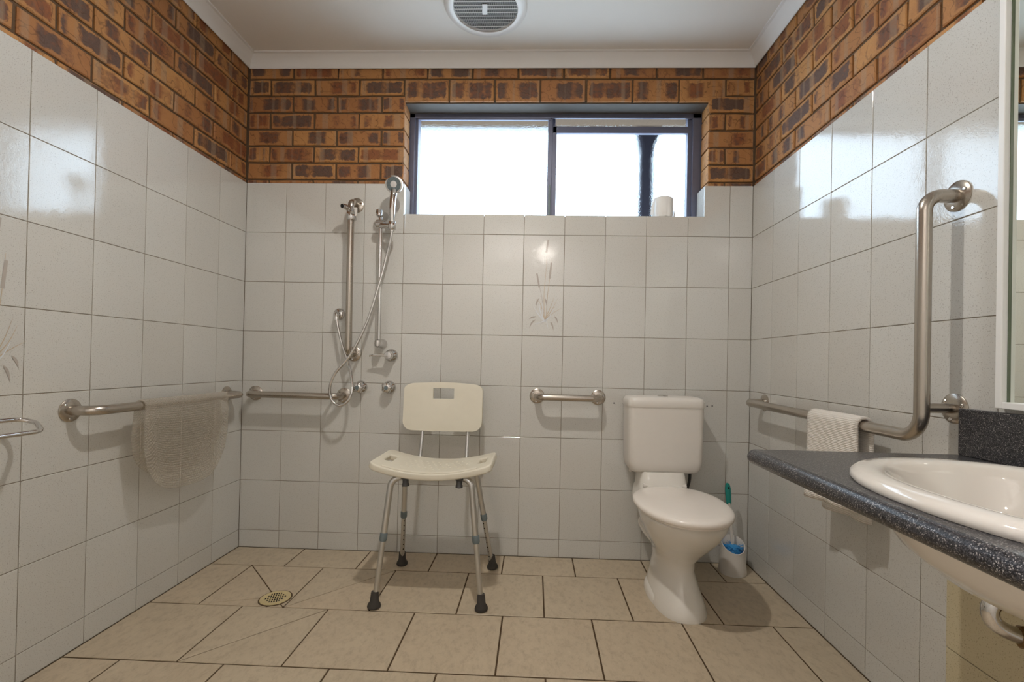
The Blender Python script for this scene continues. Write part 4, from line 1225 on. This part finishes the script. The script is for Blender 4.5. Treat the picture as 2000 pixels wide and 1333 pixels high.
# ------------------------------------------------------------------ mirror
my0, my1, mz0, mz1 = -1.224, -2.02, 0.886, 1.96
mi = thing('mirror', 'tall wall mirror in a white frame above the counter', 'mirror', (W, -1.6, mz0))
mbase = Vector((W, -1.6, mz0))
def mbx(a, b): return (tuple(Vector(a) - mbase), tuple(Vector(b) - mbase))
FW = 0.015
MB().box(*mbx((W - 0.007, my1 + 0.01, mz0 + 0.008), (W - 0.001, my0 - 0.008, mz1 - 0.01))).build('glass', M['mirror'], mi, 0)
for nm, a, b in (('frame_side', (W - 0.022, my0 - FW, mz0), (W - 0.0005, my0, mz1)), ('frame_side', (W - 0.022, my1, mz0), (W - 0.0005, my1 + FW, mz1)),
                 ('frame_rail', (W - 0.022, my1 + FW, mz0), (W - 0.0005, my0 - FW, mz0 + FW)), ('frame_rail', (W - 0.022, my1 + FW, mz1 - FW), (W - 0.0005, my0 - FW, mz1))):
    MB().box(*mbx(a, b)).build(nm, M['white_frame'], mi, 0, 0.002)
MB().box(*mbx((W - 0.010, my0 - FW - 0.002, mz0 + FW), (W - 0.006, my0 - FW + 0.002, mz1 - FW))).build('rebate', M['mirror_edge'], mi, 0)

# ------------------------------------------------------------------ floor drain
DX, DY = 0.466, -0.478
fd = thing('floor_drain', 'round yellowed drain grate set in the floor tiles by the shower', 'drain', (DX, DY, 0))
mb = MB(); mb.lathe([(0.062, -0.004), (0.062, 0.0012), (0.056, 0.0015)], (0, 0, 0), (0, 0, 1), 40); mb.build('grout_ring', M['floor_grout'], fd)
mb = MB(); mb.lathe([(0.057, 0.0), (0.057, 0.0028), (0.052, 0.0042), (0.041, 0.0042), (0.038, 0.003), (0.0, 0.003)], (0, 0, 0), (0, 0, 1), 40); gr = mb.build('grate', M['drain'], fd)
mb = MB(); c45, s45 = math.cos(R(20)), math.sin(R(20))
for i in range(-4, 5):
    for j in range(-2, 3):
        x = i * 0.0088; y = j * 0.0155
        if math.hypot(x, y) > 0.0375: continue
        q = [(x - 0.0026, y - 0.0052), (x + 0.0026, y - 0.0052), (x + 0.0026, y + 0.0052), (x - 0.0026, y + 0.0052)]
        mb.add([(a * c45 - b * s45, a * s45 + b * c45, 0.0033) for a, b in q] + [(a * c45 - b * s45, a * s45 + b * c45, 0.002) for a, b in q], [(0, 1, 2, 3), (4, 7, 6, 5), (0, 4, 5, 1), (1, 5, 6, 2), (2, 6, 7, 3), (3, 7, 4, 0)])
mb.build('slots', M['black'], gr, 0)

# ------------------------------------------------------------------ printed reeds on two pairs of tiles, screw holes
_strip_n = [0]
def strip(mb, pts, w0, w1, mi, y=-0.0005, peak=None):
    _strip_n[0] += 1; y = -0.0004 - 0.00004 * (_strip_n[0] % 24)
    pts = spline([(p[0], 0, p[1]) for p in pts], 6); n = len(pts); vs = []
    for i, p in enumerate(pts):
        t = (pts[min(n - 1, i + 1)] - pts[max(0, i - 1)]).normalized(); nv = Vector((-t.z, 0, t.x))
        f = i / (n - 1)
        w_ = (w0 + (w1 - w0) * f) if peak is None else max(0.0003, peak * math.sin(math.pi * f ** 0.7))
        vs += [tuple(p + nv * w_ / 2 + Vector((0, y - 0.00004 * mi, 0))), tuple(p - nv * w_ / 2 + Vector((0, y - 0.00004 * mi, 0)))]
    mb.add(vs, [(2 * i, 2 * i + 1, 2 * i + 3, 2 * i + 2) for i in range(n - 1)], mi)
def reeds(wall, u, z, s=1.0):
    mb = MB(); q = lambda a, b: (u + a * s, z + b * s)
    strip(mb, [q(0.0, 0.0), q(-0.004, 0.12), q(0.004, 0.25), q(0.008, 0.36)], 0.003, 0.001, 1)
    strip(mb, [q(0.01, 0.0), q(0.012, 0.10), q(0.022, 0.2), q(0.028, 0.30)], 0.003, 0.001, 1)
    strip(mb, [q(-0.004, 0.0), q(-0.012, 0.09), q(-0.03, 0.17)], 0.003, 0.0015, 0)
    strip(mb, [q(-0.028, 0.155), q(-0.042, 0.225)], 0.009, 0.008, 0)
    strip(mb, [q(0.022, 0.20), q(0.030, 0.28)], 0.010, 0.009, 0)
    strip(mb, [q(0.004, 0.33), q(0.012, 0.395)], 0.010, 0.008, 0)
    for a, b, c, d in ((0.03, 0.06, 0.05, 0.12), (0.04, 0.05, 0.062, 0.10), (-0.02, 0.07, -0.045, 0.10), (0.045, 0.03, 0.085, 0.055)):
        strip(mb, [q(0, -0.005), q(a, b), q(c, d)], 0.004, 0.0005, 1)
    for a, b, c, d in ((-0.03, 0.02, -0.055, 0.06), (-0.02, 0.03, -0.03, 0.09), (0.025, 0.01, 0.045, 0.05), (-0.01, 0.02, -0.01, 0.08), (0.01, -0.015, 0.02, -0.05), (-0.02, -0.02, -0.06, -0.03)):
        strip(mb, [q(0, -0.012), q(a, b), q(c, d)], 0.007, 0.001, 2)
    for a, b, c, d in ((-0.045, -0.005, -0.075, -0.05), (-0.04, 0.01, -0.078, -0.005), (0.03, -0.015, 0.047, -0.062), (0.05, 0.012, 0.068, -0.025), (-0.03, 0.10, -0.045, 0.055), (0.002, 0.10, 0.012, 0.055)):
        strip(mb, [q(a, b), q(a * 0.4 + c * 0.6, b * 0.6 + d * 0.4), q(c, d)], 0, 0, 0, peak=0.008 * s)
    o = mb.build('reed_print', [M['print_grey'], M['print_tan'], M['print_white']], wall, 0)
reeds(wall_back, 1.530, 1.185)
reeds(wall_left, -1.088, 0.945)
for x, z in ((1.882, 0.772), (2.337, 0.767), (2.362, 0.769)):
    mb = MB(); mb.lathe([(0.0038, 0), (0.0038, 0.0008), (0, 0.0009)], (x, 0, z), (0, -1, 0), 10); mb.build('plugged_screw_hole', M['dark_plastic'], wall_back)
